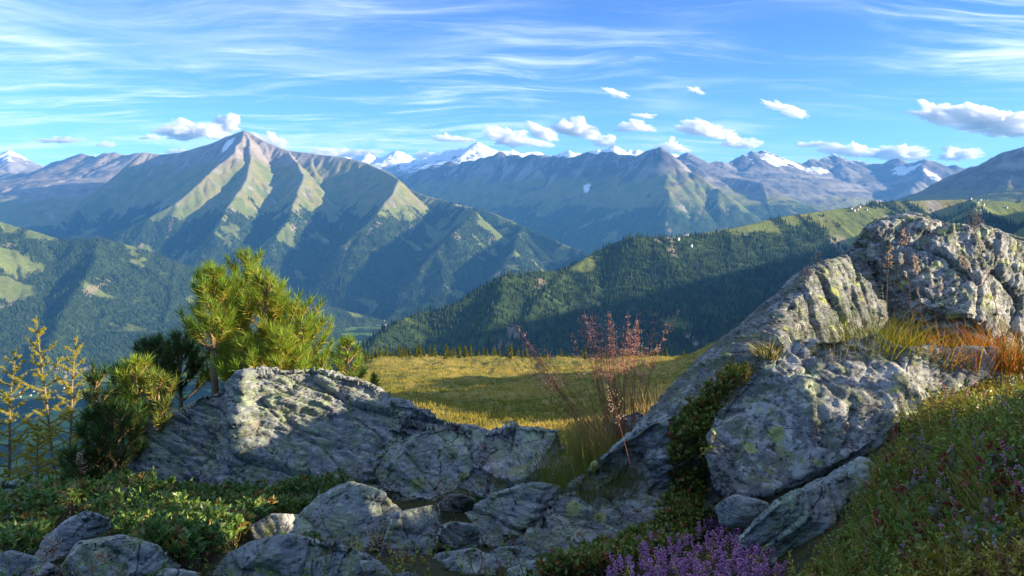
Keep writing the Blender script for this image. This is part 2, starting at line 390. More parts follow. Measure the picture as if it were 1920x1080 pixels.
R_main = [
    pts([(1270, 300, 17), (1290, 280, 17), (1302, 294, 17), (1330, 306, 17.2), (1370, 300, 17.5), (1400, 292, 17.8), (1428, 286, 18), (1450, 296, 18), (1500, 301, 18.3), (1540, 296, 18.6), (1565, 289, 19), (1600, 304, 19), (1660, 311, 19), (1682, 300, 18.6), (1700, 310, 18.4), (1735, 297, 18), (1760, 305, 18), (1790, 309, 18), (1850, 318, 18), (1960, 330, 18)]),
    pts([(1428, 286, 18), (1440, 340, 16.6), (1450, 380, 15.6)]), pts([(1565, 289, 19), (1590, 335, 17.4), (1600, 375, 16.4)]), pts([(1735, 297, 18), (1725, 340, 16.6), (1700, 370, 15.6)]),
]
mountain('mountain', (2600, 12800, 14200, 20800), 32, R_main, 'jagged grey range with snow patches between the pointed brown peak and the shaded peak', 47, slope=.62, lens=(800, 380), gaps=(620, 330), treeline=-260, grassline=120, snow=1400, canopy=6, rough=1.5, jag=80, rock=C_ROCKD * 1.45,
         glaciers=[P(1455, 312, 17600)[:2] + (260, 300), P(1490, 313, 17800)[:2] + (330, 260), P(1530, 312, 18000)[:2] + (260, 200), P(1700, 315, 17900)[:2] + (250, 300), P(1750, 330, 17000)[:2] + (160, 300)])
Q_main = [pts([(1262, 296, 15.8), (1310, 312, 15.3), (1360, 331, 15), (1400, 336, 14.7), (1428, 342, 14.4), (1470, 374, 14), (1530, 410, 13.5), (1600, 450, 13)]), pts([(1428, 342, 14.4), (1440, 385, 13.6), (1450, 420, 13)])]
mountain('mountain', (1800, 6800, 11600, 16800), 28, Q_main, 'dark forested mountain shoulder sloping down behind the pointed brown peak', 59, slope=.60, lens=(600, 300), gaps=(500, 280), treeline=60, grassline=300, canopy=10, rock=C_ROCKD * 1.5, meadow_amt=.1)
W_main = [
    pts([(-120, 300, 18), (-40, 305, 18), (20, 322, 17.5), (75, 316, 17), (110, 301, 16.6), (150, 289, 16.3), (180, 293, 16), (198, 285, 16), (235, 288, 15.8), (262, 292, 15.6), (300, 288, 15.5), (335, 291, 15.4), (380, 310, 15.2)]),
    pts([(110, 301, 16.6), (120, 340, 15.4), (100, 380, 14.6)]), pts([(198, 285, 16), (170, 325, 15), (130, 365, 14)]), pts([(20, 322, 17.5), (30, 370, 16), (20, 410, 15)]),
]
mountain('mountain', (-12800, -3800, 10200, 19500), 32, W_main, 'bare brown rocky range beyond the pyramid peak, grey ribs in evening light', 61, slope=.58, lens=(800, 380), gaps=(560, 300), treeline=-150, grassline=150, canopy=6, jag=60, rough=1.4, snow=None)
V_main = [pts([(-80, 302, 23), (-20, 296, 23), (8, 288, 23), (20, 283, 23), (40, 296, 23), (75, 308, 23), (120, 314, 23)]), pts([(20, 283, 23), (15, 330, 21)])]
mountain('mountain', (-18500, -9500, 20000, 25000), 40, V_main, 'small distant pointed snow peak beyond the brown range', 67, slope=.62, lens=(700, 350), gaps=(600, 330), treeline=-900, grassline=-300, snow=1560, canopy=0, jag=40)
F_main = [pts([(1640, 420, 9.6), (1700, 380, 9.3), (1740, 356, 9.1), (1780, 326, 8.9), (1820, 310, 8.8), (1860, 297, 8.7), (1882, 283, 8.6), (1920, 273, 8.5), (2000, 258, 8.4), (2100, 285, 8.3), (2250, 330, 8.2)]),
          pts([(1920, 273, 8.5), (1890, 330, 8.0), (1870, 385, 7.6)]), pts([(2000, 258, 8.4), (1990, 330, 7.8), (1960, 390, 7.2)])]
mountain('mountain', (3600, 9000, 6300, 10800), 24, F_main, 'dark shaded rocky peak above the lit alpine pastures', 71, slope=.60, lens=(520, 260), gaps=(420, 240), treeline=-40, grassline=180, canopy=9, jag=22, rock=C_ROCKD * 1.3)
D_main = [pts([(-160, 385, 7.0), (0, 415, 7.1), (60, 432, 7.1), (120, 449, 7.15), (190, 445, 7.2), (250, 461, 7.3), (330, 490, 7.45), (420, 520, 7.6), (520, 550, 7.75), (620, 575, 7.9), (725, 603, 8.1)]),
          pts([(190, 446, 7.2), (172, 500, 6.7), (130, 575, 6.1), (90, 650, 5.5), (60, 730, 5.0)]), pts([(0, 416, 7.1), (-20, 500, 6.4), (-70, 620, 5.6), (-120, 720, 4.9)]), pts([(330, 490, 7.45), (320, 560, 6.75), (300, 635, 6.1), (280, 715, 5.3)]), pts([(470, 535, 7.65), (455, 595, 6.9), (440, 660, 6.2), (420, 715, 5.4)]), pts([(600, 571, 7.85), (590, 612, 7.2), (570, 655, 6.5)])]
_, GD = mountain('mountain', (-5600, -900, 4600, 9000), 12.5, D_main, 'rounded forested shoulder below the pyramid peak with steep gullies', 83, slope=.64, lens=(330, 170), gaps=(330, 190), treeline=-20, grassline=600, canopy=9, meadow_amt=.12, keep=True,
         patches=[P(20, 560, 6600)[:2] + (210,), P(20, 610, 6300)[:2] + (170,), P(80, 445, 7150)[:2] + (120,), P(10, 418, 7150)[:2] + (160,)])
E_main = [pts([(600, 740, 2.5), (680, 665, 2.7), (720, 622, 2.9), (760, 594, 3.0), (810, 580, 3.1), (850, 572, 3.1), (900, 545, 3.2), (950, 513, 3.3), (1000, 508, 3.4), (1060, 506, 3.5), (1095, 481, 3.6), (1140, 456, 3.7), (1180, 443, 3.7), (1270, 443, 3.8), (1330, 434, 3.9), (1400, 422, 4.0), (1460, 407, 4.1), (1530, 397, 4.2), (1600, 387, 4.3), (1660, 378, 4.4), (1800, 373, 4.5), (1960, 380, 4.6), (2300, 330, 4.8)]),
          pts([(950, 513, 3.3), (930, 580, 3.0), (900, 660, 2.75)]), pts([(1060, 506, 3.5), (1000, 570, 3.1), (960, 640, 2.85)]),
          pts([(1820, 373, 4.5), (1830, 400, 3.7), (1820, 430, 3.1), (1780, 480, 2.6)]), pts([(1960, 400, 3.6), (1930, 425, 3.2), (1880, 455, 2.9)])]
_, GE = mountain('mountain', (-1300, 4200, 1900, 5600), 9, E_main, 'dark forested hill with bright pastures on its top across the slope', 97, slope=.58, lens=(260, 140), gaps=(300, 170), treeline=30, grassline=900, canopy=3, meadow_amt=-.35, rough=.45, keep=True, warp=25,
         patches=[P(1560, 392, 4250)[:2] + (150,), P(1640, 392, 4200)[:2] + (150,), P(1620, 405, 4000)[:2] + (150,), P(1900, 385, 4300)[:2] + (300,), P(1780, 392, 4000)[:2] + (120,), P(1480, 405, 4100)[:2] + (60,), P(1090, 495, 3560)[:2] + (60,), P(1900, 440, 3100)[:2] + (170,)])

N_main = [[(800, -900, 120), (2000, 700, 240), (3100, 2200, 420), (4100, 3600, 470), (5200, 4600, 500)]]
mountain('mountain', (150, 5200, -900, 5200), 30, N_main, 'long hillside rising beside the rocky outcrop and shading the valley', 103, slope=.66, lens=(300, 160), gaps=(400, 260), treeline=-100, grassline=700, canopy=8, base=-700, rough=.6)

# ------------------------------------------------------------------ far woods: one mass each, conifers set on points
def conifer_mat():
    b = MatB('conifer wood'); oi = b.n('ShaderNodeObjectInfo')
    c = b.mix(oi.outputs['Random'], (.018, .036, .015), (.055, .082, .024))
    MAT['wood'] = b.done(c, .9, spec=.05)
conifer_mat()
def wood_group():
    ng = bpy.data.node_groups.new('conifer wood', 'GeometryNodeTree')
    ng.interface.new_socket('Geometry', in_out='INPUT', socket_type='NodeSocketGeometry'); ng.interface.new_socket('Geometry', in_out='OUTPUT', socket_type='NodeSocketGeometry')
    N = ng.nodes.new; L = ng.links.new; gi = N('NodeGroupInput'); go = N('NodeGroupOutput'); join = N('GeometryNodeJoinGeometry')
    for z, r, h in ((.06, .21, .42), (.28, .165, .38), (.50, .11, .50)):
        c = N('GeometryNodeMeshCone'); c.inputs['Vertices'].default_value = 6; c.inputs['Radius Top'].default_value = 0.0; c.inputs['Radius Bottom'].default_value = r; c.inputs['Depth'].default_value = h
        t = N('GeometryNodeTransform'); t.inputs['Translation'].default_value = (0, 0, z); t.inputs['Rotation'].default_value = (0, 0, z * 3)
        L(c.outputs['Mesh'], t.inputs['Geometry']); L(t.outputs[0], join.inputs[0])
    sm = N('GeometryNodeSetMaterial'); sm.inputs['Material'].default_value = MAT['wood']; L(join.outputs[0], sm.inputs[0])
    ip = N('GeometryNodeInstanceOnPoints'); L(gi.outputs[0], ip.inputs['Points']); L(sm.outputs[0], ip.inputs['Instance'])
    a = N('GeometryNodeInputNamedAttribute'); a.data_type = 'FLOAT'; a.inputs['Name'].default_value = 'tree_height'; L(a.outputs[0], ip.inputs['Scale'])
    rv = N('FunctionNodeRandomValue'); rv.data_type = 'FLOAT_VECTOR'; rv.inputs[0].default_value = (-.05, -.05, 0); rv.inputs[1].default_value = (.05, .05, 6.28); L(rv.outputs[0], ip.inputs['Rotation'])
    L(ip.outputs[0], go.inputs[0]); return ng
WOOD = wood_group()
def wood(G, n, hmin, hmax, label, seed, ymax=1e9):
    rng = np.random.default_rng(seed); X, Y, H = G['X'], G['Y'], G['H']
    gy, gx = np.gradient(H, Y[1, 0] - Y[0, 0], X[0, 1] - X[0, 0])
    face = (gx * X + gy * Y - H) > -60          # slopes the view can reach
    ok = np.flatnonzero(((G['forest'] > .45) & face & (H > VALLEY) & (Y < ymax)).ravel())
    if len(ok) == 0: return
    i = rng.choice(ok, n); r = X[0, 1] - X[0, 0]
    x = X.ravel()[i] + rng.uniform(-.5, .5, n) * r; y = Y.ravel()[i] + rng.uniform(-.5, .5, n) * r
    dx, dy = x - X.ravel()[i], y - Y.ravel()[i]; z = H.ravel()[i] + gx.ravel()[i] * dx + gy.ravel()[i] * dy - 1.5
    me = bpy.data.meshes.new('forest'); me.vertices.add(n); me.vertices.foreach_set('co', np.stack([x, y, z], 1).astype(np.float32).ravel())
    at = me.attributes.new('tree_height', 'FLOAT', 'POINT'); at.data.foreach_set('value', (rng.uniform(hmin, hmax, n) * (.75 + .5 * noise2(x / 90, y / 90, seed))).astype(np.float32))
    o = bpy.data.objects.new('forest', me); col.objects.link(o); me.materials.append(MAT['wood'])
    m = o.modifiers.new('wood', 'NODES'); m.node_group = WOOD; tag(o, label, kind='stuff')
wood(GE, 42000, 14, 27, 'dark conifer forest covering the hill across the slope', 5)
wood(GD, 45000, 16, 28, 'conifer forest on the rounded shoulder below the pyramid peak', 6)
wood(GC, 60000, 18, 32, 'conifer forest on the spurs of the pyramid peak', 7)
# ------------------------------------------------------------------ the hillside underfoot and the pasture
GY = [-10, -5, 0, 3.2, 4.5, 6, 8, 12, 30, 60, 120, 250, 400, 430, 600, 1500, 2600]
GZ = [.5, .1, -.8, -1.52, -1.84, -2.18, -2.7, -3.75, -8.2, -14.7, -25.6, -47, -72, -79, -175, -640, -1150]
def ground_z(x, y):
    x = np.asarray(x, float); y = np.asarray(y, float)
    z = np.interp(y, GY, GZ)
    # the left side falls away to the valley
    e = 3.6 + .16 * np.clip(y - 6, 0, None); l = np.clip(-x - e, 0, None) * sstep(4.5, 8.5, y)
    z = z - .38 * l
    # heath bank on the right, then a gentle shoulder
    r = np.clip(x - 1.15 - .10 * np.clip(y - 3.5, 0, 60), 0, None)
    near = 1 - sstep(14, 45, y)
    z = z + near * np.where(r < 1.0, .72 * r, .72 + .10 * (r - 1.0) * np.exp(-np.clip(r - 1.0, 0, None) / 40))
    # grassy knoll behind the outcrop, it shades the near pasture
    z = z + 17 * np.exp(-(((x - 62) / 30) ** 2 + ((y - 105) / 52) ** 2)) + 11 * np.exp(-(((x - 40) / 19) ** 2 + ((y - 52) / 26) ** 2)) + 10 * np.exp(-(((x - 165) / 60) ** 2 + ((y - 330) / 80) ** 2))
    # lumps
    far = sstep(10, 60, y)
    z = z + fbm2(x / 1.1, y / 1.1, 4, 201) * .06 + far * (fbm2(x / 45, y / 45, 4, 203) * 3.2 + fbm2(x / 7, y / 7, 4, 204) * 1.3) * (1 - .6 * sstep(300, 420, y) )
    return z

def build_ground():
    nx, ny = 460, 430
    u = np.linspace(-1, 1, nx); xs = 1.6 * np.sinh(7.1 * u) + 1.0 * u
    v = np.linspace(-.34, 1, ny); ys = 3.8 + 1.6 * np.sinh(7.9 * v)
    X, Y = np.meshgrid(xs, ys); Z = ground_z(X, Y)
    b = MatB('alpine turf'); co = b.coord()
    n1 = b.noise(co, .11, 6, .65); n2 = b.noise(co, .9, 5, .65); n3 = b.noise(co, 14, 4, .6)
    c = b.mix(b.ramp(n1, .42, .58), (.15, .175, .035), (.33, .27, .07))
    c = b.mix(b.ramp(n2, .46, .56), c, (.34, .265, .07)); c = b.mix(b.ramp(n2, .36, .44, .8, 0), c, (.06, .075, .02))
    sp = b.n('ShaderNodeSeparateXYZ'); b.l(co, sp.inputs[0])
    soil = b.mix(n3, (.04, .036, .022), (.09, .10, .04))
    c = b.mix(b.ramp(sp.outputs[1], 9, 16), soil, c)
    MAT['turf'] = b.done(c, .95, b.bump(b.math('ADD', n2, n3), .6, .12), spec=.05)
    g = mesh_obj('ground', np.stack([X, Y, Z], -1).reshape(-1, 3), grid_faces(nx, ny), MAT['turf'], smooth=True)
    tag(g, 'grassy mountain slope falling away from the boulders to the wood', kind='structure')
build_ground()

def on_ground(px, py):
    """where the view through a pixel meets the slope"""
    px = np.asarray(px, float); py = np.asarray(py, float)
    D = np.full(px.shape, 2.2); done = np.zeros(px.shape, bool); hit = np.full(px.shape, np.nan)
    while D.min() < 450 and not done.all():
        x, y, z = (px - 960) / F * D, D, -(py - HZ) / F * D
        under = (z <= ground_z(x, y)) & ~done; hit[under] = D[under]; done |= under
        D = np.where(done, D, D * 1.012)
        if (D[~done] > 450).all() if (~done).any() else True: break
    return np.stack([(px - 960) / F * hit, hit, ground_z((px - 960) / F * hit, hit)], -1)

def in_poly(n, poly, rng):
    poly = np.array(poly, float); lo, hi = poly.min(0), poly.max(0); out = []
    while sum(map(len, out)) < n:
        q = rng.uniform(lo, hi, (n * 2, 2)); x, y = q[:, 0], q[:, 1]; ins = np.zeros(len(q), bool); j = len(poly) - 1
        for i in range(len(poly)):
            (xi, yi), (xj, yj) = poly[i], poly[j]
            ins ^= ((yi > y) != (yj > y)) & (x < (xj - xi) * (y - yi) / (yj - yi + 1e-9) + xi); j = i
        out.append(q[ins])
    return np.concatenate(out)[:n]

# ------------------------------------------------------------------ boulders
def rock_mat(name, rot, dark=(.12, .135, .13), mid=(.31, .335, .315), light=(.50, .525, .50), lichen=.5, crust=.5, rust=.5, stretch=5.0):
    b = MatB(name); co = b.coord(); st = b.coord(scale=(1, 1, stretch), rot=rot)
    w = b.n('ShaderNodeTexNoise'); b.put(co, w.inputs['Vector']); w.inputs['Scale'].default_value = 3.0; w.inputs['Detail'].default_value = 3
    ad = b.n('ShaderNodeVectorMath'); ad.operation = 'MULTIPLY_ADD'; b.l(w.outputs['Color'], ad.inputs[0]); ad.inputs[1].default_value = (.16, .16, .16); b.l(st, ad.inputs[2])
    s1 = b.noise(ad.outputs[0], 3.2, 8, .68); s2 = b.noise(ad.outputs[0], 13, 6, .7); f = b.noise(co, 55, 4, .7); big = b.noise(co, 1.7, 4, .6)
    g = b.noise(co, 26, 8, .75)
    t = b.math('ADD', b.math('MULTIPLY', s1, .36), b.math('ADD', b.math('MULTIPLY', s2, .28), b.math('ADD', b.math('MULTIPLY', g, .26), b.math('MULTIPLY', big, .10))))
    c = b.mix(b.ramp(t, .42, .465), dark, mid); c = b.mix(b.ramp(t, .505, .555), c, light)
    c = b.mix(b.ramp(b.noise(co, 7, 6, .7), .48, .56, 0, .75), c, b.mix(1.0, c, (.85, 1.0, .60), 'MULTIPLY'))
    vc = b.n('ShaderNodeTexVoronoi'); vc.feature = 'DISTANCE_TO_EDGE'; b.l(ad.outputs[0], vc.inputs['Vector']); vc.inputs['Scale'].default_value = 2.3
    c = b.mix(b.ramp(b.math('ADD', vc.outputs['Distance'], b.math('MULTIPLY', g, .05)), .024, .040, .85, 0), c, (.018, .02, .018))
    c = b.mix(b.ramp(b.noise(co, 2.6, 6, .65), .60 - .1 * rust, .70, 0, .75 * rust), c, (.25, .135, .075))
    # pale grey and yellow-green crusts with broken edges
    e = b.noise(co, 38, 4, .7)
    m1 = b.math('ADD', b.noise(co, 4.2, 6, .62), b.math('MULTIPLY', e, .28)); c = b.mix(b.ramp(m1, .80 - .10 * crust, .84 - .10 * crust, 0, .75), c, (.46, .48, .46))
    m2 = b.math('ADD', b.noise(b.coord(scale=(1, 1, 1), rot=(.7, .3, 1.1)), 5.5, 6, .66), b.math('MULTIPLY', e, .25)); c = b.mix(b.ramp(m2, .80 - .08 * lichen, .83 - .08 * lichen, 0, .8), c, (.30, .33, .13))
    vt = b.n('ShaderNodeTexVoronoi'); vt.inputs['Scale'].default_value = 6.0
    wv = b.n('ShaderNodeVectorMath'); wv.operation = 'MULTIPLY_ADD'; b.l(w.outputs['Color'], wv.inputs[0]); wv.inputs[1].default_value = (.22, .22, .22); b.l(co, wv.inputs[2]); b.l(wv.outputs[0], vt.inputs['Vector'])
    sc = b.n('ShaderNodeSeparateColor'); b.l(vt.outputs['Color'], sc.inputs[0])
    spot = b.math('MULTIPLY', b.ramp(b.math('ADD', vt.outputs['Distance'], b.math('MULTIPLY', e, .35)), .47, .44), b.math('LESS_THAN', sc.outputs[0], .32 * lichen))
    c = b.mix(spot, c, b.mix(f, (.30, .36, .10), (.52, .55, .24)))
    c = b.mix(b.ramp(b.noise(b.coord(rot=(1.2, .4, .8)), 15, 7, .78), .56, .61, 0, .8), c, (.035, .038, .036))
    c = b.mix(b.ramp(f, .60, .68, 0, .85), c, (.02, .022, .022)); c = b.mix(b.ramp(f, .30, .38, .45, 0), c, (.42, .44, .42))
    h = b.math('ADD', b.math('MULTIPLY', s1, .8), b.math('ADD', b.math('MULTIPLY', s2, .6), b.math('MULTIPLY', b.math('ADD', f, g), .30)))
    MAT[name] = b.done(c, .88, b.bump(h, 1.0, .032), spec=.25)
rock_mat('schist_flat', (.15, .25, .2)); rock_mat('schist_steep', (.3, -.75, .5), lichen=.6); rock_mat('gneiss', (.9, .5, .2), dark=(.15, .155, .14), mid=(.39, .395, .355), light=(.58, .585, .54), lichen=.9, crust=.6, stretch=2.2)
rock_mat('slab', (.3, -.75, .5), dark=(.06, .066, .066), mid=(.20, .215, .205), light=(.42, .43, .41), lichen=.6, crust=.7)
rock_mat('crusted', (.4, -.5, .3), dark=(.045, .05, .052), mid=(.20, .21, .205), light=(.52, .515, .48), lichen=.75, crust=1.25, rust=.5, stretch=2.0)
rock_mat('pale', (.2, .4, 0), mid=(.40, .41, .39), light=(.66, .66, .63), lichen=.4, crust=.9, stretch=3)

def icosphere(sub, cache={}):
    if sub not in cache:
        bm = bmesh.new(); bmesh.ops.create_icosphere(bm, subdivisions=sub, radius=1.0)
        cache[sub] = (np.array([v.co for v in bm.verts]), np.array([[l.index for l in f.verts] for f in bm.faces])); bm.free()
    return cache[sub]

def vnormals(V, Fc):
    n = np.cross(V[Fc[:, 1]] - V[Fc[:, 0]], V[Fc[:, 2]] - V[Fc[:, 0]]); N = np.zeros_like(V)
    for k in range(3): np.add.at(N, Fc[:, k], n)
    return N / (np.linalg.norm(N, axis=1, keepdims=True) + 1e-12)

ROCKS = []
def evened(V, Fc, size):
    """the same body with facets of one size"""
    o = mesh_obj('evened', V, Fc); m = o.modifiers.new('evened', 'REMESH'); m.mode = 'VOXEL'; m.voxel_size = size
    bpy.context.view_layer.update(); ev = o.evaluated_get(bpy.context.evaluated_depsgraph_get()); me = ev.to_mesh()
    v = np.empty(len(me.vertices) * 3, np.float32); me.vertices.foreach_get('co', v); me.calc_loop_triangles(); f = np.empty(len(me.loop_triangles) * 3, np.int32); me.loop_triangles.foreach_get('vertices', f)
    ev.to_mesh_clear(); d = o.data; bpy.data.objects.remove(o); bpy.data.meshes.remove(d); return v.reshape(-1, 3).astype(float), f.reshape(-1, 3)
def cells(p, seed):
    """broken blocks: a random value per cell and the distance to the nearest crack"""
    p = np.asarray(p, np.float32); f = np.floor(p); i = f.astype(np.int64); f1 = np.full(len(p), 9., np.float32); f2 = f1.copy(); val = np.zeros(len(p), np.float32)
    for dz in (-1, 0, 1):
        for dy in (-1, 0, 1):
            for dx in (-1, 0, 1):
                a, b, c = i[:, 0] + dx, i[:, 1] + dy, i[:, 2] + dz; h = _hash(a, b, c, seed)
                d = (a + h - p[:, 0]) ** 2 + (b + (h * 7.13) % 1 - p[:, 1]) ** 2 + (c + (h * 57.7) % 1 - p[:, 2]) ** 2
                m = d < f1; f2 = np.where(m, f1, np.minimum(f2, d)); val = np.where(m, (h * 311.7) % 1, val); f1 = np.where(m, d, f1)
    return val, np.sqrt(f2) - np.sqrt(f1)

def rock(outline, Dt, Db, depth, mat, label, seed, sub=5, rot=(.15, .25, .2), amp=1.0, facets=7, group=None, e=.52, name='boulder', back=1.0, stretch=5.0, blocky=1.0):
    rng = np.random.default_rng(seed); U, Fc = icosphere(min(sub, 6)); O = np.array(outline, float)
    c = (O.min(0) + O.max(0)) / 2 * .5 + O.mean(0) * .5
    # outline radius by angle
    na = 720; th = np.arange(na) / na * 2 * np.pi - np.pi; rad = np.zeros(na); A = O - c; A[:, 1] *= -1; Bq = np.roll(A, -1, 0)
    d = np.stack([np.cos(th), np.sin(th)], 1)
    for a, b in zip(A, Bq):
        s = b - a; den = d[:, 0] * s[1] - d[:, 1] * s[0]; den = np.where(abs(den) < 1e-9, 1e-9, den)
        t = (a[0] * s[1] - a[1] * s[0]) / den; w = (a[0] * d[:, 1] - a[1] * d[:, 0]) / den
        rad = np.where((t > 0) & (w >= 0) & (w <= 1), np.maximum(rad, t), rad)
    rad = rad * 1.0; k = np.array([1, 2, 3, 2, 1.]); k /= k.sum(); rad = sum(kk * np.roll(rad, i - 2) for i, kk in enumerate(k))
    a, b_, cz = U[:, 0], U[:, 1], U[:, 2]; ang = np.arctan2(b_, a); rr = np.interp(ang, th, rad, period=2 * np.pi)
    sn = np.abs(cz); cs = np.sqrt(np.clip(1 - sn ** 2, 0, 1)); ro = cs ** e; dz = np.sign(cz) * sn ** (e * 1.1)
    px = c[0] + rr * ro * np.cos(ang); py = c[1] - rr * ro * np.sin(ang)
    y0, y1 = O[:, 1].min(), O[:, 1].max(); Dm = Dt + (Db - Dt) * (py - y0) / (y1 - y0)
    D = Dm - depth * np.where(dz > 0, dz, dz * back)
    place = lambda D: np.stack([(px - 960) / F * D, D, -(py - HZ) / F * D], 1)
    V = place(D); ctr = V.mean(0); sz = np.ptp(V, axis=0); lim_b = Dm + depth * .55
    for _ in range(facets * 2):   # split faces: planes cut into the front and top
        n = np.array([rng.normal(0, .8), -1.0, rng.normal(.15, .8)]); n /= np.linalg.norm(n); h = (place(D) - ctr) @ n; lim = np.quantile(h, rng.uniform(.72, .93))
        D = np.minimum(np.maximum(D + np.clip(h - lim, 0, None) / abs(n[1]) * .96, D), np.maximum(lim_b, D))
    V, Fc = evened(place(D), Fc, {7: .0125, 6: .0095, 5: .009}.get(sub, .006)); ctr = V.mean(0); Q = V - ctr; size = np.ptp(Q, axis=0); rad3 = size.mean() / 2
    R = np.array(Matrix.Rotation(rot[2], 3, 'Z') @ Matrix.Rotation(rot[1], 3, 'Y') @ Matrix.Rotation(rot[0], 3, 'X')).T
    N = vnormals(Q, Fc); S = (Q + 7.7 * seed) @ R.T * np.array([1, 1, stretch])
    wq = np.stack([fbm3(Q * 1.5 + 3 * seed + k * 9.1, 3, seed + 40 + k) for k in range(3)], 1) * .30
    Sw = (Q + wq * .07 + 7.7 * seed) @ R.T * np.array([1, 1, stretch])
    r1, e1 = cells(Sw * 1.25, seed + 50); r2, e2 = cells(Sw * np.array([4.0, 4.0, 6.5]) + wq * 4, seed + 51)
    h = (r1 - .5) * .085 * blocky + (r2 - .5) * .020 * sstep(.35, .6, noise3(Q * 1.7 + seed, seed + 61)) - sstep(.09, .0, e1) * .030 * (.4 + .6 * blocky) - sstep(.10, .0, e2) * .008
    h += fbm3(S * 1.6, 3, seed) * .016 + fbm3((Q + seed) * 2.0, 3, seed + 5) * .018 * min(1, rad3)
    if sub >= 6:
        r3, e3 = cells(Sw * 13 + wq * 3, seed + 52); h += (r3 - .5) * .007 - sstep(.15, .0, e3) * .003 + fbm3(S * np.array([4, 4, 9]), 4, seed + 21, .6) * .030 + fbm3(Q * 24, 2, seed + 23) * .008
    else: h += fbm3(S * 8, 2, seed + 21) * .014
    Q = Q + N * (h * amp * min(1.0, rad3 / .45) ** .8)[:, None]
    V = Q + ctr; base = np.array([ctr[0], ctr[1], V[:, 2].min()])
    o = mesh_obj(name, V, Fc, MAT[mat], smooth=False, loc=base); tag(o, label, 'rock', group)
    if c[0] < 1990: ROCKS.append((V, Fc))
    return o

FL, SP, GN = (.15, .25, .2), (.3, -.75, .5), (.9, .5, .2)
rock([(226, 930), (225, 880), (233, 840), (262, 797), (330, 768), (365, 738), (420, 718), (470, 703), (530, 698), (585, 693), (640, 707), (690, 722), (740, 747), (800, 767), (860, 787), (935, 803), (950, 835), (900, 870), (800, 900), (650, 940), (500, 970), (300, 965)], 6.5, 5.7, 1.05, 'schist_flat', 'largest grey schist boulder, long and flat, in front of the young pines', 3, 7, FL, 1.25, 9, stretch=6)
rock([(690, 885), (700, 852), (730, 836), (790, 806), (850, 797), (900, 815), (915, 850), (892, 885), (862, 922), (800, 944), (740, 932), (700, 912)], 5.25, 5.0, .42, 'gneiss', 'rounded lichen spotted boulder leaning against the long flat boulder', 5, 6, GN, 1.0, 8)
rock([(846, 880), (880, 828), (930, 801), (1000, 795), (1050, 799), (1065, 840), (1050, 880), (1042, 912), (980, 934), (900, 936), (850, 912)], 5.3, 5.0, .42, 'gneiss', 'rounded grey boulder beside the green grass tuft', 8, 6, GN, 1.0, 8)
rock([(560, 975), (600, 935), (660, 911), (720, 930), (765, 962), (750, 1040), (715, 1085), (620, 1060), (575, 1020)], 4.75, 4.2, .35, 'schist_steep', 'smooth tilted grey slab below the leafy shrub', 12, 6, SP, .8, 6)
rock([(735, 965), (822, 943), (827, 985), (813, 1045), (793, 1100), (690, 1100), (708, 1045)], 4.3, 3.9, .30, 'schist_flat', 'upright wedge shaped grey stone with a flat face', 13, 6, FL, .7, 8)
rock([(862, 960), (930, 926), (1000, 908), (1050, 912), (1056, 960), (1005, 1000), (952, 1038), (903, 1030), (880, 990)], 4.75, 4.35, .32, 'schist_flat', 'flat topped grey stone under the rounded grey boulder', 14, 6, FL, .8, 7)
rock([(818, 992), (850, 978), (897, 985), (905, 1022), (862, 1036), (824, 1014)], 4.4, 4.3, .18, 'schist_flat', 'small grey stone wedged behind the upright wedge stone', 15, 5, FL, .7, 6)
rock([(790, 1065), (820, 1038), (890, 1027), (932, 1050), (950, 1110), (785, 1110)], 4.0, 3.7, .22, 'schist_flat', 'small grey stone at the foot of the sloping rock slab', 16, 5, FL, .7, 6)
rock([(365, 1082), (420, 1037), (480, 1009), (560, 1003), (640, 1020), (700, 1050), (748, 1088), (740, 1150), (350, 1150)], 3.55, 3.2, .35, 'schist_steep', 'broad domed grey stone with pale streaks below the leafy shrub', 17, 6, SP, .8, 6)
rock([(468, 988), (510, 963), (560, 965), (605, 998), (595, 1025), (480, 1020)], 4.6, 4.4, .20, 'gneiss', 'small yellow lichen covered stone between shrub and domed stone', 18, 5, GN, .8, 6)
rock([(112, 1062), (150, 1016), (230, 1005), (300, 1021), (342, 1062), (350, 1130), (105, 1130)], 3.6, 3.3, .32, 'gneiss', 'rounded stone dotted with yellow lichen below the pale pointed stone', 19, 6, GN, .8, 7)
rock([(45, 1062), (85, 1006), (130, 972), (160, 957), (205, 970), (212, 990), (165, 1012), (122, 1044), (72, 1070)], 3.9, 3.75, .16, 'pale', 'pale whitish pointed stone lying on the leafy shrub', 20, 6, FL, .7, 8)
rock([(-40, 1050), (20, 1035), (60, 1045), (108, 1066), (115, 1130), (-40, 1130)], 3.5, 3.3, .25, 'schist_flat', 'grey stone beside the lichen dotted rounded stone', 21, 5, FL, .8, 7)
rock([(-60, 905), (20, 904), (70, 914), (112, 936), (106, 965), (50, 992), (-60, 1020)], 5.3, 5.0, .40, 'schist_flat', 'low grey boulder below the larches', 22, 6, FL, .9, 7)
rock([(140, 925), (190, 911), (230, 906), (262, 925), (225, 950), (145, 950)], 5.9, 5.8, .25, 'schist_flat', 'low stone at the end of the long flat boulder', 23, 5, FL, .8, 6)
rock([(1136, 808), (1160, 780), (1200, 771), (1220, 790), (1195, 830), (1145, 830)], 5.9, 5.8, .25, 'schist_flat', 'small stone among the tall reddish grass', 24, 5, FL, .8, 6)
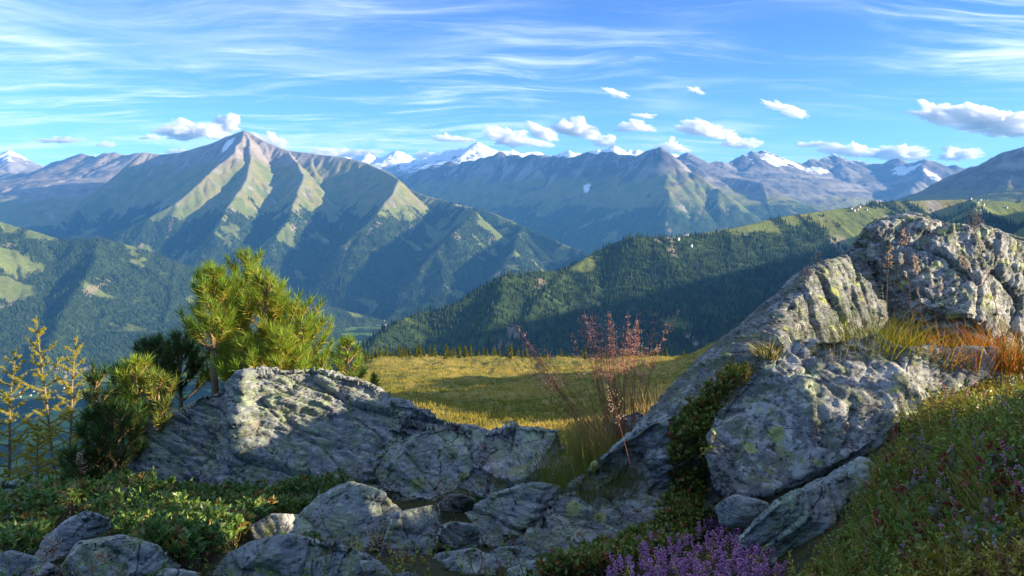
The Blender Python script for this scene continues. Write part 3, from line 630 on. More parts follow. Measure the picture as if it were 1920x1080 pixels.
rock([(920, 1068), (960, 1022), (1020, 962), (1100, 887), (1180, 812), (1240, 752), (1300, 692), (1360, 637), (1400, 602), (1450, 562), (1500, 517), (1545, 492), (1600, 472), (1680, 500), (1700, 580), (1600, 700), (1450, 830), (1370, 930), (1300, 1010), (1180, 1060), (1050, 1085), (950, 1100)], 7.4, 3.45, .60, 'slab', 'long sloping rock slab rising from the stones to the outcrop', 30, 7, SP, 1.0, 5, e=.7, stretch=5, name='rock_slab', blocky=.8)
rock([(1500, 640), (1560, 520), (1600, 458), (1640, 417), (1700, 404), (1740, 413), (1800, 428), (1840, 426), (1880, 441), (2010, 480), (2080, 560), (2050, 720), (1800, 740), (1600, 720)], 7.9, 6.6, 1.0, 'crusted', 'high rocky outcrop crusted with pale lichen above the boulder', 31, 7, SP, 1.3, 8, e=.6, name='outcrop', stretch=3, blocky=.7)
rock([(1318, 810), (1330, 772), (1400, 702), (1470, 652), (1500, 636), (1560, 641), (1640, 627), (1700, 650), (1760, 648), (1810, 656), (1870, 641), (1905, 668), (1885, 705), (1790, 735), (1730, 790), (1695, 830), (1640, 868), (1560, 896), (1500, 912), (1440, 930), (1370, 948), (1330, 922), (1316, 860)], 4.7, 4.0, .55, 'crusted', 'big square boulder with yellow and orange lichen beside the heath', 33, 7, SP, 1.1, 9, e=.55, stretch=2.2, blocky=.5)
rock([(1385, 1010), (1460, 942), (1530, 905), (1620, 868), (1655, 900), (1645, 955), (1595, 1005), (1525, 1050), (1455, 1090), (1395, 1075)], 4.1, 3.5, .28, 'schist_steep', 'striped tilted grey slab under the big square boulder', 34, 6, (.2, -1.0, .4), .9, 6)
rock([(1440, 1110), (1490, 1072), (1570, 1038), (1590, 1080), (1570, 1120)], 3.5, 3.3, .18, 'pale', 'pale stone at the foot of the striped slab', 35, 5, SP, .7, 6)
rock([(1624, 916), (1640, 898), (1661, 900), (1659, 918), (1640, 926)], 3.85, 3.82, .05, 'pale', 'little white stone beside the striped slab', 36, 4, FL, .6, 6, name='stone')
rock([(1330, 955), (1380, 930), (1440, 945), (1430, 985), (1350, 985)], 4.2, 4.1, .2, 'schist_flat', 'dark stone wedged under the big square boulder', 37, 5, FL, .8, 6)
for i, (cx, cy_, w, h) in enumerate([(885, 1062, 62, 34), (965, 1048, 64, 36), (775, 930, 52, 26), (668, 1076, 60, 30), (1010, 1080, 60, 32), (860, 950, 40, 22), (330, 1092, 50, 26), (760, 1090, 46, 26), (1000, 1010, 50, 26)]):
    g = on_ground(np.array([cx]), np.array([cy_ + h * .5]))[0]; rg = np.random.default_rng(70 + i); an = np.arange(9) / 9 * 6.283
    rock([(cx + w * math.cos(q) * rg.uniform(.75, 1.1), cy_ - h * math.sin(q) * rg.uniform(.75, 1.1)) for q in an], g[1] + .03, g[1] - .02, .13, 'schist_flat' if i % 2 else 'gneiss', 'small angular grey stone packed between the larger foreground rocks', 80 + i, 5, FL, .7, 6, 'small stones packed between the rocks', name='stone')
# off to the side, beyond the frame: an added boulder that keeps sun off the near stones
rock([(2950, 800), (2980, 450), (3150, 260), (3400, 200), (3650, 230), (3850, 450), (3900, 900), (3300, 1000)], 2.35, 2.35, .8, 'crusted', 'unseen boulder added beyond the heath to shade the foreground stones', 40, 6, SP, 1.0, 1)

from mathutils.bvhtree import BVHTree
TREES = [BVHTree.FromPolygons(v.tolist(), f.tolist()) for v, f in ROCKS]
def on_scene(px, py):
    """where the view through a pixel first meets rock or ground"""
    g = on_ground(px, py); px = np.asarray(px, float); py = np.asarray(py, float); out = g.copy()
    for i in range(len(px)):
        d = Vector(P(px[i], py[i], 1.0)); L = d.length; best = g[i, 1] if not np.isnan(g[i, 1]) else 1e9
        for t in TREES:
            h = t.ray_cast(Vector((0, 0, 0)), d / L)
            if h[0] is not None and h[0].y < best: best = h[0].y; out[i] = h[0]
    return out
# ------------------------------------------------------------------ plants: blades, needles, leaves, stalks as real strips
def norm(v): return v / (np.linalg.norm(v, axis=-1, keepdims=True) + 1e-9)
class Soup:
    def __init__(s): s.v, s.f, s.c, s.n = [], [], [], 0
    def add(s, v, f, c):
        s.v.append(np.asarray(v, float)); s.f.append(np.asarray(f, int) + s.n); s.n += len(v)
        s.c.append(np.broadcast_to(np.asarray(c, float), (len(v), 3)))
    def strips(s, base, dirn, bend, length, width, col, segs=3, tipcol=None, shape='blade', rng=None):
        """thin tapering strips; dirn unit start direction, bend added along the length"""
        n = len(base); length = np.broadcast_to(length, (n,)); width = np.broadcast_to(width, (n,)); col = np.broadcast_to(col, (n, 3))
        side = norm(np.cross(dirn, norm((rng or np.random.default_rng(0)).normal(size=(n, 3)))))
        P_, C_ = [], []; tip = col if tipcol is None else np.broadcast_to(tipcol, (n, 3))
        for k in range(segs + 1):
            t = k / segs; p = base + dirn * (length * t)[:, None] + bend * (length * t * t)[:, None]
            w = {'blade': 1 - t ** 1.6, 'leaf': math.sin(math.pi * min(.97, .12 + t * .86)) ** .8, 'needle': 1 - .8 * t}[shape]
            cc = col + (tip - col) * t
            if k < segs: P_ += [p - side * (width * w / 2)[:, None], p + side * (width * w / 2)[:, None]]; C_ += [cc, cc]
            else: P_.append(p); C_.append(cc)
        m = 2 * segs + 1; V = np.stack(P_, 1).reshape(-1, 3); C = np.stack(C_, 1).reshape(-1, 3); fc = []
        for k in range(segs - 1): fc += [(2 * k, 2 * k + 1, 2 * k + 3), (2 * k, 2 * k + 3, 2 * k + 2)]
        fc.append((2 * segs - 2, 2 * segs - 1, 2 * segs)); fc = np.array(fc)
        s.add(V, (fc[None] + (np.arange(n) * m)[:, None, None]).reshape(-1, 3), C)
    def tube(s, pts_, radii, col, k=5):
        pts_ = np.asarray(pts_, float); n = len(pts_); radii = np.broadcast_to(radii, (n,)); t = norm(np.gradient(pts_, axis=0))
        ref = np.where(np.abs(t[:, 2:3]) > .9, [[1., 0, 0]], [[0, 0, 1.]]); a = norm(np.cross(t, ref)); b = np.cross(t, a)
        an = np.arange(k) / k * 2 * np.pi; V = pts_[:, None] + (a[:, None] * np.cos(an)[None, :, None] + b[:, None] * np.sin(an)[None, :, None]) * radii[:, None, None]
        i = np.arange(n * k).reshape(n, k); j = np.roll(i, -1, 1)
        fc = np.concatenate([np.stack([i[:-1], j[:-1], j[1:]], -1).reshape(-1, 3), np.stack([i[:-1], j[1:], i[1:]], -1).reshape(-1, 3)])
        s.add(V.reshape(-1, 3), fc, col)
    def seeds(s, p, d, ln, w, col):
        """small spindle grains"""
        n = len(p); a = norm(np.cross(d, [[.3, .5, .81]])); b = np.cross(d, a); ln = np.broadcast_to(ln, (n,))[:, None]; w = np.broadcast_to(w, (n,))[:, None]
        m = p + d * ln * .45; V = np.stack([p, m + a * w, m + (-.5 * a + .87 * b) * w, m + (-.5 * a - .87 * b) * w, p + d * ln], 1).reshape(-1, 3)
        fc = np.array([(0, 1, 2), (0, 2, 3), (0, 3, 1), (4, 2, 1), (4, 3, 2), (4, 1, 3)])
        s.add(V, (fc[None] + (np.arange(n) * 5)[:, None, None]).reshape(-1, 3), np.repeat(np.broadcast_to(col, (n, 3)), 5, 0))
    def build(s, name, mat, parent=None, loc=None):
        V = np.concatenate(s.v); loc = loc if loc is not None else (parent.location if parent is not None else (V[:, 0].mean(), V[:, 1].mean(), V[:, 2].min()))
        o = mesh_obj(name, V, np.concatenate(s.f), mat, parent, np.concatenate(s.c), loc=tuple(loc))
        if parent is not None and name not in ('trunk', 'stalk'): o['kind'] = 'stuff'
        return o

def plant_mat(name, transl=.4, rough=.55, spec=.3, boost=1.0):
    b = MatB(name); c = b.attr(); n = b.noise(b.coord(), 9, 2)
    c = b.mix(1.0, c, b.mix(n, (.75, .75, .75), (1.25, 1.25, 1.25)), 'MULTIPLY')
    MAT[name] = b.done(c, rough, spec=spec, transl=b.mix(1.0, c, (1.25 * boost, 1.15 * boost, .6), 'MULTIPLY') if transl else None, transl_f=transl)
plant_mat('needles', .42); plant_mat('leaves', .25, .42, .4); plant_mat('grass', .45, .6, .2); plant_mat('wood_bark', 0, .9, .1); plant_mat('seedheads', .35, .7, .1); plant_mat('petals', .35, .7, .1)

def rndu(rng, n): return norm(rng.normal(size=(n, 3)))
UP = np.array([0, 0, 1.])

# ---- stone pines
def brush(S, pl, rng, nl, dens, green, old, spread=(38, 62), start=.0, width=.0068):
    """needles round a shoot pl (polyline); old needles yellower toward its foot"""
    pl = np.asarray(pl); seg = np.linalg.norm(np.diff(pl, axis=0), axis=1); L = seg.sum(); n = max(8, int(dens * L * (1 - start)))
    t = start + (1 - start) * rng.random(n) ** .8; cum = np.concatenate([[0], np.cumsum(seg)]) / L
    p = np.stack([np.interp(t, cum, pl[:, k]) for k in range(3)], 1); i = np.clip(np.searchsorted(cum, t) - 1, 0, len(seg) - 1); tan = norm(np.diff(pl, axis=0))[i]
    rad = rndu(rng, n); rad = norm(rad - (rad * tan).sum(1, keepdims=True) * tan)
    a = np.radians(spread[1] + (spread[0] - spread[1]) * t + rng.normal(0, 8, n)); a = np.where(t > .93, a * .55, a)
    d = norm(tan * np.cos(a)[:, None] + rad * np.sin(a)[:, None])
    f = np.clip(.92 - 1.30 * t + rng.normal(0, .22, n), 0, 1)[:, None]; c = green * (1 - f) + old * f; c = c * rng.uniform(.55, 1.5, (n, 1))
    S.strips(p, d, UP * .10, nl * rng.uniform(.75, 1.15, n), width, c, 1, shape='needle', rng=rng)

def pine(base, top, label, seed, spread=.42, whorls=6, nl=.10, dens=430, bare=.0, green=(.17, .29, .035), old=(.60, .46, .07), group=None, lean=0):
    rng = np.random.default_rng(seed); base, top = np.array(base, float), np.array(top, float); H = np.linalg.norm(top - base); g, o = np.array(green), np.array(old)
    t = np.linspace(0, 1, 9); pl = base + (top - base) * t[:, None] + np.stack([np.sin(t * 3 + seed) * .02 * H * t, np.cos(t * 4 + seed) * .02 * H * t, 0 * t], 1)
    root = empty('pine_tree', tuple(base)); tag(root, label, 'pine tree', group)
    W = Soup(); W.tube(np.vstack([pl[:1] - [0, 0, .15], pl]), np.concatenate([[.03], .026 * (1 - t) ** .8 * min(1.2, H) + .005]), (.30, .20, .12), 7)
    W.build('trunk', MAT['wood_bark'], root)
    B, N = Soup(), Soup()
    brush(N, pl[-4:], rng, nl * .9, dens * 1.3, g, o, (28, 45), .25)
    for w in range(whorls):
        h = bare + (1 - bare) * (w + .3) / (whorls + .25); p0 = np.array([np.interp(h, t, pl[:, k]) for k in range(3)]); k = rng.integers(3, 6); a0 = rng.uniform(0, 6.28)
        for q in range(k):
            az = a0 + q * 6.283 / k + rng.normal(0, .25); ln = spread * (1.02 - h) ** .55 * rng.uniform(.7, 1.15) * min(1.0, H / .8 + .2)
            d = norm(np.array([math.cos(az), math.sin(az), .35 + .55 * h])); tt = np.linspace(0, 1, 6)
            br = p0 + d * (ln * tt)[:, None] + UP * (ln * .50 * tt ** 2)[:, None]; B.tube(br, .009 * (1 - tt) + .003, (.28, .19, .11), 4)
            brush(N, br, rng, nl, dens, g, o, start=.30)
            for s in range(3 if ln > .2 else 2):
                u = rng.uniform(.35, .85); q0 = np.array([np.interp(u, tt, br[:, m]) for m in range(3)]); sd = norm(d + .9 * np.array([-d[1], d[0], 0]) * (1 if s % 2 else -1) + UP * .5); l2 = ln * rng.uniform(.35, .6)
                b2 = q0 + sd * (l2 * tt)[:, None] + UP * (l2 * .6 * tt ** 2)[:, None]; B.tube(b2, .005 * (1 - tt) + .002, (.28, .19, .11), 3); brush(N, b2, rng, nl * .95, dens, g, o, start=.12)
    B.build('branches', MAT['wood_bark'], root); N.build('crown', MAT['needles'], root); return root

G1, Y1, GD_, YD = (.21, .32, .04), (.6, .46, .07), (.05, .115, .03), (.2, .16, .04)
PG = 'young pines behind the long flat boulder'
pine(P(404, 745, 7.4), P(398, 512, 7.4), 'young pine with a bare reddish lower trunk behind the long flat boulder', 41, .36, 6, bare=.34, group=PG)
pine(P(458, 760, 8.0), P(464, 478, 8.0), 'tallest young pine, its single upright leader above the others', 42, .42, 8, group=PG)
pine(P(486, 770, 7.6), P(498, 522, 7.6), 'bushy golden green pine beside the tallest young pine', 43, .46, 7, green=G1, group=PG)
pine(P(548, 770, 7.8), P(560, 572, 7.8), 'low wide golden pine at the crest of the long flat boulder', 44, .42, 6, green=G1, group=PG)
pine(P(425, 750, 8.2), P(432, 540, 8.2), 'dense green pine between the bare trunked pine and the tallest pine', 45, .34, 6, group=PG)
pine(P(652, 735, 7.6), P(652, 634, 7.6), 'single small green pine on the pasture edge of the boulder', 46, .20, 4, nl=.08, group=PG)
pine(P(602, 735, 7.4), P(606, 668, 7.4), 'tiny pine beside the golden pine', 47, .17, 3, nl=.075, group=PG)
pine(P(262, 830, 6.9), P(252, 676, 6.9), 'small bright pine at the end of the long flat boulder', 48, .24, 4, green=G1, nl=.085, group=PG)
pine(P(296, 830, 6.8), P(296, 700, 6.8), 'stubby pale green pine touching the end of the long flat boulder', 49, .22, 4, green=(.15, .22, .05), nl=.085, group=PG)
pine(P(186, 930, 6.6), P(176, 690, 6.6), 'slim dark pine beside the larches', 50, .22, 6, green=GD_, old=YD, group=PG)
pine(P(215, 940, 6.5), P(215, 770, 6.5), 'dark low pine filling the gap below the bright small pines', 51, .34, 5, green=GD_, old=YD, group=PG)
pine(P(284, 770, 7.9), P(284, 640, 7.9), 'dark pine behind the bright small pines', 52, .26, 5, green=GD_, old=YD, group=PG)
pine(P(340, 760, 8.3), P(336, 632, 8.3), 'dark pine beside the bare trunked pine', 53, .30, 5, green=GD_, old=YD, group=PG)
pine(P(232, 780, 7.6), P(222, 690, 7.6), 'small dark pine tip above the bright small pine', 54, .18, 4, green=GD_, old=YD, group=PG)
pine(P(150, 960, 6.4), P(138, 850, 6.4), 'knee high dark pine under the larches', 55, .24, 4, green=GD_, old=YD, group=PG)
pine(P(702, 735, 7.6), P(700, 702, 7.6), 'tiny bright pine seedling at the pasture edge', 56, .10, 3, nl=.06, group=PG)

pine(P(458, 775, 7.3), P(460, 640, 7.3), 'bushy low pine at the foot of the bare trunked pine', 60, .19, 5, green=G1, group=PG)
pine(P(524, 775, 7.3), P(530, 628, 7.3), 'bright low pine before the golden pines', 59, .30, 5, green=G1, group=PG)
SHADE_PINES = 'unseen pines added beyond the heath for shade'  # out-of-frame row added so its crowns shade the long boulder and shrubs
for i, (x, y, h) in enumerate([(6.0, 3.0, 1.75), (6.3, 3.55, 1.9), (5.9, 4.05, 1.8), (6.4, 4.35, 2.0), (6.0, 4.75, 1.8), (6.7, 3.9, 1.9), (6.7, 4.6, 2.0), (6.9, 3.3, 2.0), (6.9, 4.25, 2.0)]):
    zg = float(ground_z(x, y)); pine((x, y, zg), (x, y, zg + h), 'unseen young pine with a clear stem in the row added beyond the heath for shade', 200 + i, .55, 11, bare=((.36 if y < 4.9 else .55) - zg) / h, dens=1000, group=SHADE_PINES)
# ---- larches
def larch(base, top, label, seed, spread, group='young larches at the edge of the drop'):
    rng = np.random.default_rng(seed); base, top = np.array(base, float), np.array(top, float); H = np.linalg.norm(top - base)
    t = np.linspace(0, 1, 12); pl = base + (top - base) * t[:, None] + np.stack([np.sin(t * 7 + seed) * .018 * t, np.cos(t * 6) * .02 * t, 0 * t], 1)
    root = empty('larch_tree', tuple(base)); tag(root, label, 'larch', group); W = Soup(); W.tube(np.vstack([pl[:1] - [0, 0, .2], pl]), np.concatenate([[.022], .018 * (1 - t) + .003]), (.26, .20, .15), 6); W.build('trunk', MAT['wood_bark'], root)
    B, N = Soup(), Soup(); ycol = np.array([.58, .50, .07]); gcol = np.array([.38, .40, .08])
    def tufts(br, step):
        seg = np.linalg.norm(np.diff(br, axis=0), axis=1); L = seg.sum(); m = max(3, int(L / step)); u = (np.arange(m) + rng.random(m)) / m; cum = np.concatenate([[0], np.cumsum(seg)]) / L
        p = np.stack([np.interp(u, cum, br[:, k]) for k in range(3)], 1); p = np.repeat(p, 17, 0); d = norm(rndu(rng, len(p)) + UP * .35)
        f = rng.random((len(p), 1)); N.strips(p, d, UP * .05, .024 * rng.uniform(.6, 1.2, len(p)), .0048, (ycol * f + gcol * (1 - f)) * rng.uniform(.8, 1.2, (len(p), 1)), 1, shape='needle', rng=rng)
    tufts(pl[5:], .014)
    for k in range(36):
        h = .08 + .88 * (k + rng.random()) / 36; p0 = np.array([np.interp(h, t, pl[:, m]) for m in range(3)]); az = k * 2.4 + rng.normal(0, .3); ln = spread * (1.03 - h) ** .75 * rng.uniform(.55, 1.1)
        d = norm(np.array([math.cos(az), math.sin(az), .18 + .35 * h])); tt = np.linspace(0, 1, 7); br = p0 + d * (ln * tt)[:, None] + UP * (ln * (-.05 * tt + .30 * tt ** 2))[:, None] + rng.normal(0, .006, (7, 3)) * tt[:, None]
        B.tube(br, .0055 * (1 - tt) + .0016, (.25, .19, .13), 3); tufts(br, .013)
        for s in range(4):
            u = rng.uniform(.25, .9); q0 = np.array([np.interp(u, tt, br[:, m]) for m in range(3)]); sd = norm(d + np.array([-d[1], d[0], 0]) * (1 if s % 2 else -1) * .9 + rng.normal(0, .25, 3)); b2 = q0 + sd * (ln * .34 * tt)[:, None]
            B.tube(b2, .002, (.25, .19, .13), 3); tufts(b2, .014)
    B.build('branches', MAT['wood_bark'], root); N.build('crown', MAT['needles'], root)
larch(P(108, 935, 9.5), P(68, 594, 9.5), 'taller yellow green larch with a slanting leader', 61, .60)
larch(P(126, 930, 9.5), P(143, 630, 9.5), 'slim yellow larch behind the slanting larch', 62, .48)
larch(P(14, 950, 9.5), P(26, 655, 9.5), 'greener larch next to the low grey boulder', 63, .58)
larch(P(-40, 950, 9.5), P(-30, 690, 9.5), 'larch at the steep edge beyond the greener larch', 64, .46)
larch(P(78, 960, 9.0), P(66, 790, 9.0), 'short shaded larch sapling below the slanting larch', 65, .34)

# ---- alpenrose: leafy shoots
def alpenrose(polys, n, label, seed, hgt=(.08, .25), name='alpenrose_shrub', leafl=.042, tones=None, group=None, lsize=1.0, place=on_ground):
    rng = np.random.default_rng(seed); q = np.concatenate([in_poly(k, poly, rng) for poly, k in zip(polys, n)]); b = place(q[:, 0], q[:, 1]); b = b[~np.isnan(b[:, 0])]
    hm = noise2(b[:, 0] * 2.2, b[:, 1] * 2.2, seed); h = (hgt[0] + (hgt[1] - hgt[0]) * hm) * rng.uniform(.6, 1.15, len(b)); tips = b + np.stack([rng.normal(0, .03, len(b)), rng.normal(0, .03, len(b)), h], 1)
    root = empty(name, tuple(b.mean(0))); tag(root, label, 'shrub', group)
    S, L = Soup(), Soup(); ax = norm(tips - b + 1e-4); S.strips(b - [0, 0, .03], ax, np.zeros(3), np.linalg.norm(tips - b, axis=1) + .03, .0045, (.16, .11, .07), 2, rng=rng)
    m = 13; p = np.repeat(tips, m, 0); p = p - np.repeat(ax, m, 0) * (rng.random(len(p)) * .05)[:, None]; az = rng.random(len(p)) * 6.283; el = rng.uniform(.25, 1.25, len(p))
    d = norm(np.stack([np.cos(az) * np.cos(el), np.sin(az) * np.cos(el), np.sin(el)], 1)); tn = tones or [(.10, .19, .045), (.18, .28, .06), (.30, .18, .055)]
    k = rng.random(len(p)); rs = np.repeat(rng.random(len(tips)), m); c = np.where((k < .55)[:, None], tn[0], tn[1]); c = np.where(((rs < .16) & (k < .7))[:, None], tn[2], c) * rng.uniform(.7, 1.3, (len(p), 1))
    L.strips(p, d, -UP * .12, leafl * rng.uniform(.6, 1.2, len(p)) * lsize, .0135 * lsize, c, 3, shape='leaf', rng=rng)
    S.build('stems', MAT['wood_bark'], root); L.build('foliage', MAT['leaves'], root)
alpenrose([[(330, 940), (480, 925), (600, 890), (700, 870), (715, 905), (690, 945), (620, 965), (560, 975), (480, 1005), (420, 1040), (370, 1090), (300, 1080), (240, 1040), (215, 1005), (170, 985), (120, 960), (130, 940)]], [3000], 'dense dark leafy shrub mat between the long flat boulder and the domed stone', 71)
alpenrose([[(20, 990), (70, 965), (110, 960), (140, 985), (95, 1015), (60, 1050), (25, 1040)], [(0, 960), (60, 990), (30, 1050), (-20, 1040)]], [260, 140], 'small leafy shrub between the low grey boulder and the pale pointed stone', 72)
alpenrose([[(505, 1015), (560, 1005), (610, 1020), (600, 1040), (530, 1040)]], [60], 'sprig of leafy shrub between yellow lichen stone and domed stone', 73, (.03, .09))
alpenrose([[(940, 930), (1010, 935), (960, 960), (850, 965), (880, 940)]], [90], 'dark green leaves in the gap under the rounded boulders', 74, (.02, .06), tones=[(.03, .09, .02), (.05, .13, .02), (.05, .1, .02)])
alpenrose([[(1262, 800), (1340, 735), (1400, 690), (1390, 720), (1335, 780), (1325, 800), (1320, 960), (1340, 990), (1290, 1030), (1230, 1060), (1100, 1090), (1010, 1100), (1020, 1075), (1150, 1040), (1240, 985), (1260, 900)]], [1700], 'mossy dwarf shrub strip along the sloping rock slab', 75, (.03, .10), 'dwarf_shrub', .028, [(.12, .19, .03), (.26, .26, .05), (.30, .11, .04)], place=on_scene)

# ---- heath bank on the right
HEATH = [(1690, 840), (1760, 740), (1850, 715), (1930, 690), (1990, 690), (1990, 1130), (1480, 1130), (1560, 1045), (1620, 960), (1650, 890)]
def heath(poly, n, label, seed, name, kind='stuff', lift=.0):
    rng = np.random.default_rng(seed); q = in_poly(n, poly, rng); b = on_ground(q[:, 0], q[:, 1]); b = b[~np.isnan(b[:, 0])]; S = Soup(); N = len(b)
    sp = noise2(b[:, 0] * 3.1, b[:, 1] * 3.1, seed); tone = noise2(b[:, 0] * 1.3 + 9, b[:, 1] * 1.3, seed + 1)
    h = rng.uniform(.04, .13, N) * (.6 + .9 * sp); ax = norm(np.stack([rng.normal(0, .25, N), rng.normal(0, .25, N), np.ones(N)], 1)); m = 16
    p = np.repeat(b, m, 0) + np.repeat(ax * h[:, None], m, 0) * rng.random((N * m, 1)); d = norm(rndu(rng, N * m) + UP * .45)
    ca = np.array([.19, .28, .045]); cb = np.array([.46, .39, .06]); cc = np.array([.30, .13, .05]); f = np.repeat(np.clip(tone * 2.4 - .75 + .25 * rng.normal(size=N), 0, 1), m)[:, None]; c = ca * (1 - f) + cb * f
    rd = np.repeat(rng.random(N) < .16, m)[:, None]; c = np.where(rd, cc, c) * rng.uniform(.65, 1.35, (N * m, 1))
    S.strips(p, d, -UP * .05, rng.uniform(.012, .024, N * m), .0065, c, 2, shape='leaf', rng=rng)
    S.strips(b, ax, np.zeros(3), h, .003, (.14, .09, .05), 1, rng=rng)
    o = S.build(name, MAT['leaves']); tag(o, label, kind=kind)
heath(HEATH, 6500, 'yellow green crowberry and moss carpet on the heath bank', 81, 'ground_cover')
heath([(1480, 650), (1600, 600), (1700, 590), (1990, 590), (1990, 720), (1700, 690), (1500, 700)], 2600, 'golden low turf on top of the outcrop shelf', 82, 'ground_cover')
heath([(-20, 1000), (900, 990), (1300, 990), (1560, 1010), (1560, 1120), (-20, 1120)], 420, 'thin dark moss in the gaps between the stones', 83, 'ground_cover')

def broadleaf(poly, n, label, seed, cols, size=.027):
    rng = np.random.default_rng(seed); q = in_poly(n, poly, rng); b = on_ground(q[:, 0], q[:, 1]); b = b[~np.isnan(b[:, 0])]; N = len(b); S = Soup(); h = rng.uniform(.07, .16, N); ax = norm(np.stack([rng.normal(0, .2, N), rng.normal(0, .2, N), np.ones(N)], 1)); m = 9
    S.strips(b, ax, np.zeros(3), h, .003, (.18, .09, .05), 1, rng=rng)
    p = np.repeat(b, m, 0) + np.repeat(ax * h[:, None], m, 0) * rng.uniform(.35, 1.0, (N * m, 1)); d = norm(rndu(rng, N * m) + UP * .6); c = np.array(cols)[np.repeat(rng.integers(0, len(cols), N), m)] * rng.uniform(.75, 1.25, (N * m, 1))
    S.strips(p, d, -UP * .1, size * rng.uniform(.8, 1.5, N * m), size * .62, c, 3, shape='leaf', rng=rng); o = S.build('bilberry', MAT['leaves']); tag(o, label, kind='stuff')
broadleaf([(1650, 860), (1750, 860), (1900, 900), (1980, 960), (1980, 1100), (1580, 1100), (1640, 960)], 230, 'bilberry sprigs with red and green leaves in the heath bank', 84, [(.11, .19, .04), (.20, .22, .06), (.24, .04, .035), (.17, .15, .10)])
broadleaf([(1760, 640), (1980, 600), (1980, 740), (1800, 690)], 130, 'red autumn bilberry leaves on the outcrop shelf', 85, [(.42, .07, .03), (.45, .14, .03), (.2, .2, .04)], .024)

# ---- heather: flower spikes
def heather(poly, n, label, seed, h=(.05, .115), bells=24):
    rng = np.random.default_rng(seed); q = in_poly(n, poly, rng); b = on_ground(q[:, 0], q[:, 1]); b = b[~np.isnan(b[:, 0])]; N = len(b); S, Fl = Soup(), Soup(); hh = rng.uniform(*h, N); ax = norm(np.stack([rng.normal(0, .28, N), rng.normal(0, .2, N), np.ones(N)], 1))
    root = empty('heather', tuple(b.mean(0))); tag(root, label, 'heather')
    S.strips(b, ax, np.zeros(3), hh, .003, (.10, .09, .04), 1, rng=rng); m = 14; p = np.repeat(b, m, 0) + np.repeat(ax * hh[:, None], m, 0) * rng.random((N * m, 1)) * .8
    S.strips(p, norm(rndu(rng, N * m) + UP * .7), np.zeros(3), .014, .004, np.array([.06, .10, .025]) * rng.uniform(.6, 1.4, (N * m, 1)), 1, shape='needle', rng=rng)
    p = np.repeat(b, bells, 0) + np.repeat(ax * hh[:, None], bells, 0) * rng.uniform(.55, 1.05, (N * bells, 1)); d = norm(rndu(rng, N * bells) + UP * .2); f = np.repeat(rng.random(N), bells)[:, None]
    Fl.seeds(p + d * .003, d, .0095, .0042, (np.array([.74, .42, .68]) * f + np.array([.56, .26, .55]) * (1 - f)) * rng.uniform(.8, 1.3, (N * bells, 1)))
    S.build('stems', MAT['leaves'], root); Fl.build('flowers', MAT['petals'], root)
heather([(1150, 1080), (1200, 1040), (1290, 1010), (1380, 1000), (1440, 1030), (1470, 1100), (1440, 1130), (1140, 1130)], 340, 'purple flowering heather clump at the foot of the striped slab', 91)
heather([(1640, 960), (1750, 780), (1850, 750), (1960, 800), (1960, 1110), (1600, 1110)], 55, 'scattered pale purple heather sprigs on the heath bank', 92, (.10, .17), 12)

# ---- grasses
def tuft(b, n, ln, label, seed, cols, spread=.35, rad=.08, width=.0045, tips=None, lean=(0, 0), group=None, name='grass_tuft'):
    rng = np.random.default_rng(seed); a = rng.random(n) * 6.283; r = rad * np.sqrt(rng.random(n)); base = np.array(b) + np.stack([np.cos(a) * r, np.sin(a) * r, np.zeros(n) - .02], 1)
    d = norm(np.stack([np.cos(a) * spread * rng.random(n) + lean[0] + rng.normal(0, .12, n), np.sin(a) * spread * rng.random(n) + lean[1] + rng.normal(0, .12, n), np.ones(n)], 1)); k = rng.integers(0, len(cols), n); c = np.array(cols)[k] * rng.uniform(.75, 1.25, (n, 1))
    bend = np.stack([np.cos(a) * .25 + lean[0] * .3, np.sin(a) * .25 + lean[1] * .3, -np.full(n, .22)], 1) * rng.uniform(.2, 1.3, (n, 1)); S = Soup(); S.strips(base, d, bend, ln * rng.uniform(.45, 1.1, n), width, c, 4, tipcol=None if tips is None else np.array(tips) * rng.uniform(.8, 1.2, (n, 1)), rng=rng)
    o = S.build(name, MAT['grass'], loc=tuple(b)); tag(o, label, 'grass', group); return o
GG, GY_, GR, GS = (.11, .20, .03), (.26, .24, .035), (.42, .16, .03), (.36, .28, .11)
def gp(px, py, dz=0.0): p = on_ground(np.array([px]), np.array([py]))[0]; return (p[0], p[1], p[2] + dz)
tuft(P(1108, 945, 5.05), 800, .56, 'green grass tuft between the rounded grey boulder and the sloping slab', 101, [GG, GG, (.11, .17, .03)], .40, .26, tips=(.22, .20, .05))
tuft(P(1150, 890, 5.5), 600, .56, 'tall straw tipped grass tuft at the edge of the sloping slab', 102, [GG, (.16, .17, .04)], .35, .24, tips=(.36, .24, .10))
tuft(P(1170, 850, 6.4), 380, .55, 'dry straw grass behind the green tuft', 103, [(.18, .16, .05), GS], .25, .34, tips=(.42, .27, .15))
tuft(P(1240, 800, 6.9), 300, .50, 'thin dry grass against the sloping slab', 104, [(.18, .16, .05), GS], .25, .28, tips=(.4, .27, .15))
SH = 'golden grass tufts on the outcrop shelf'
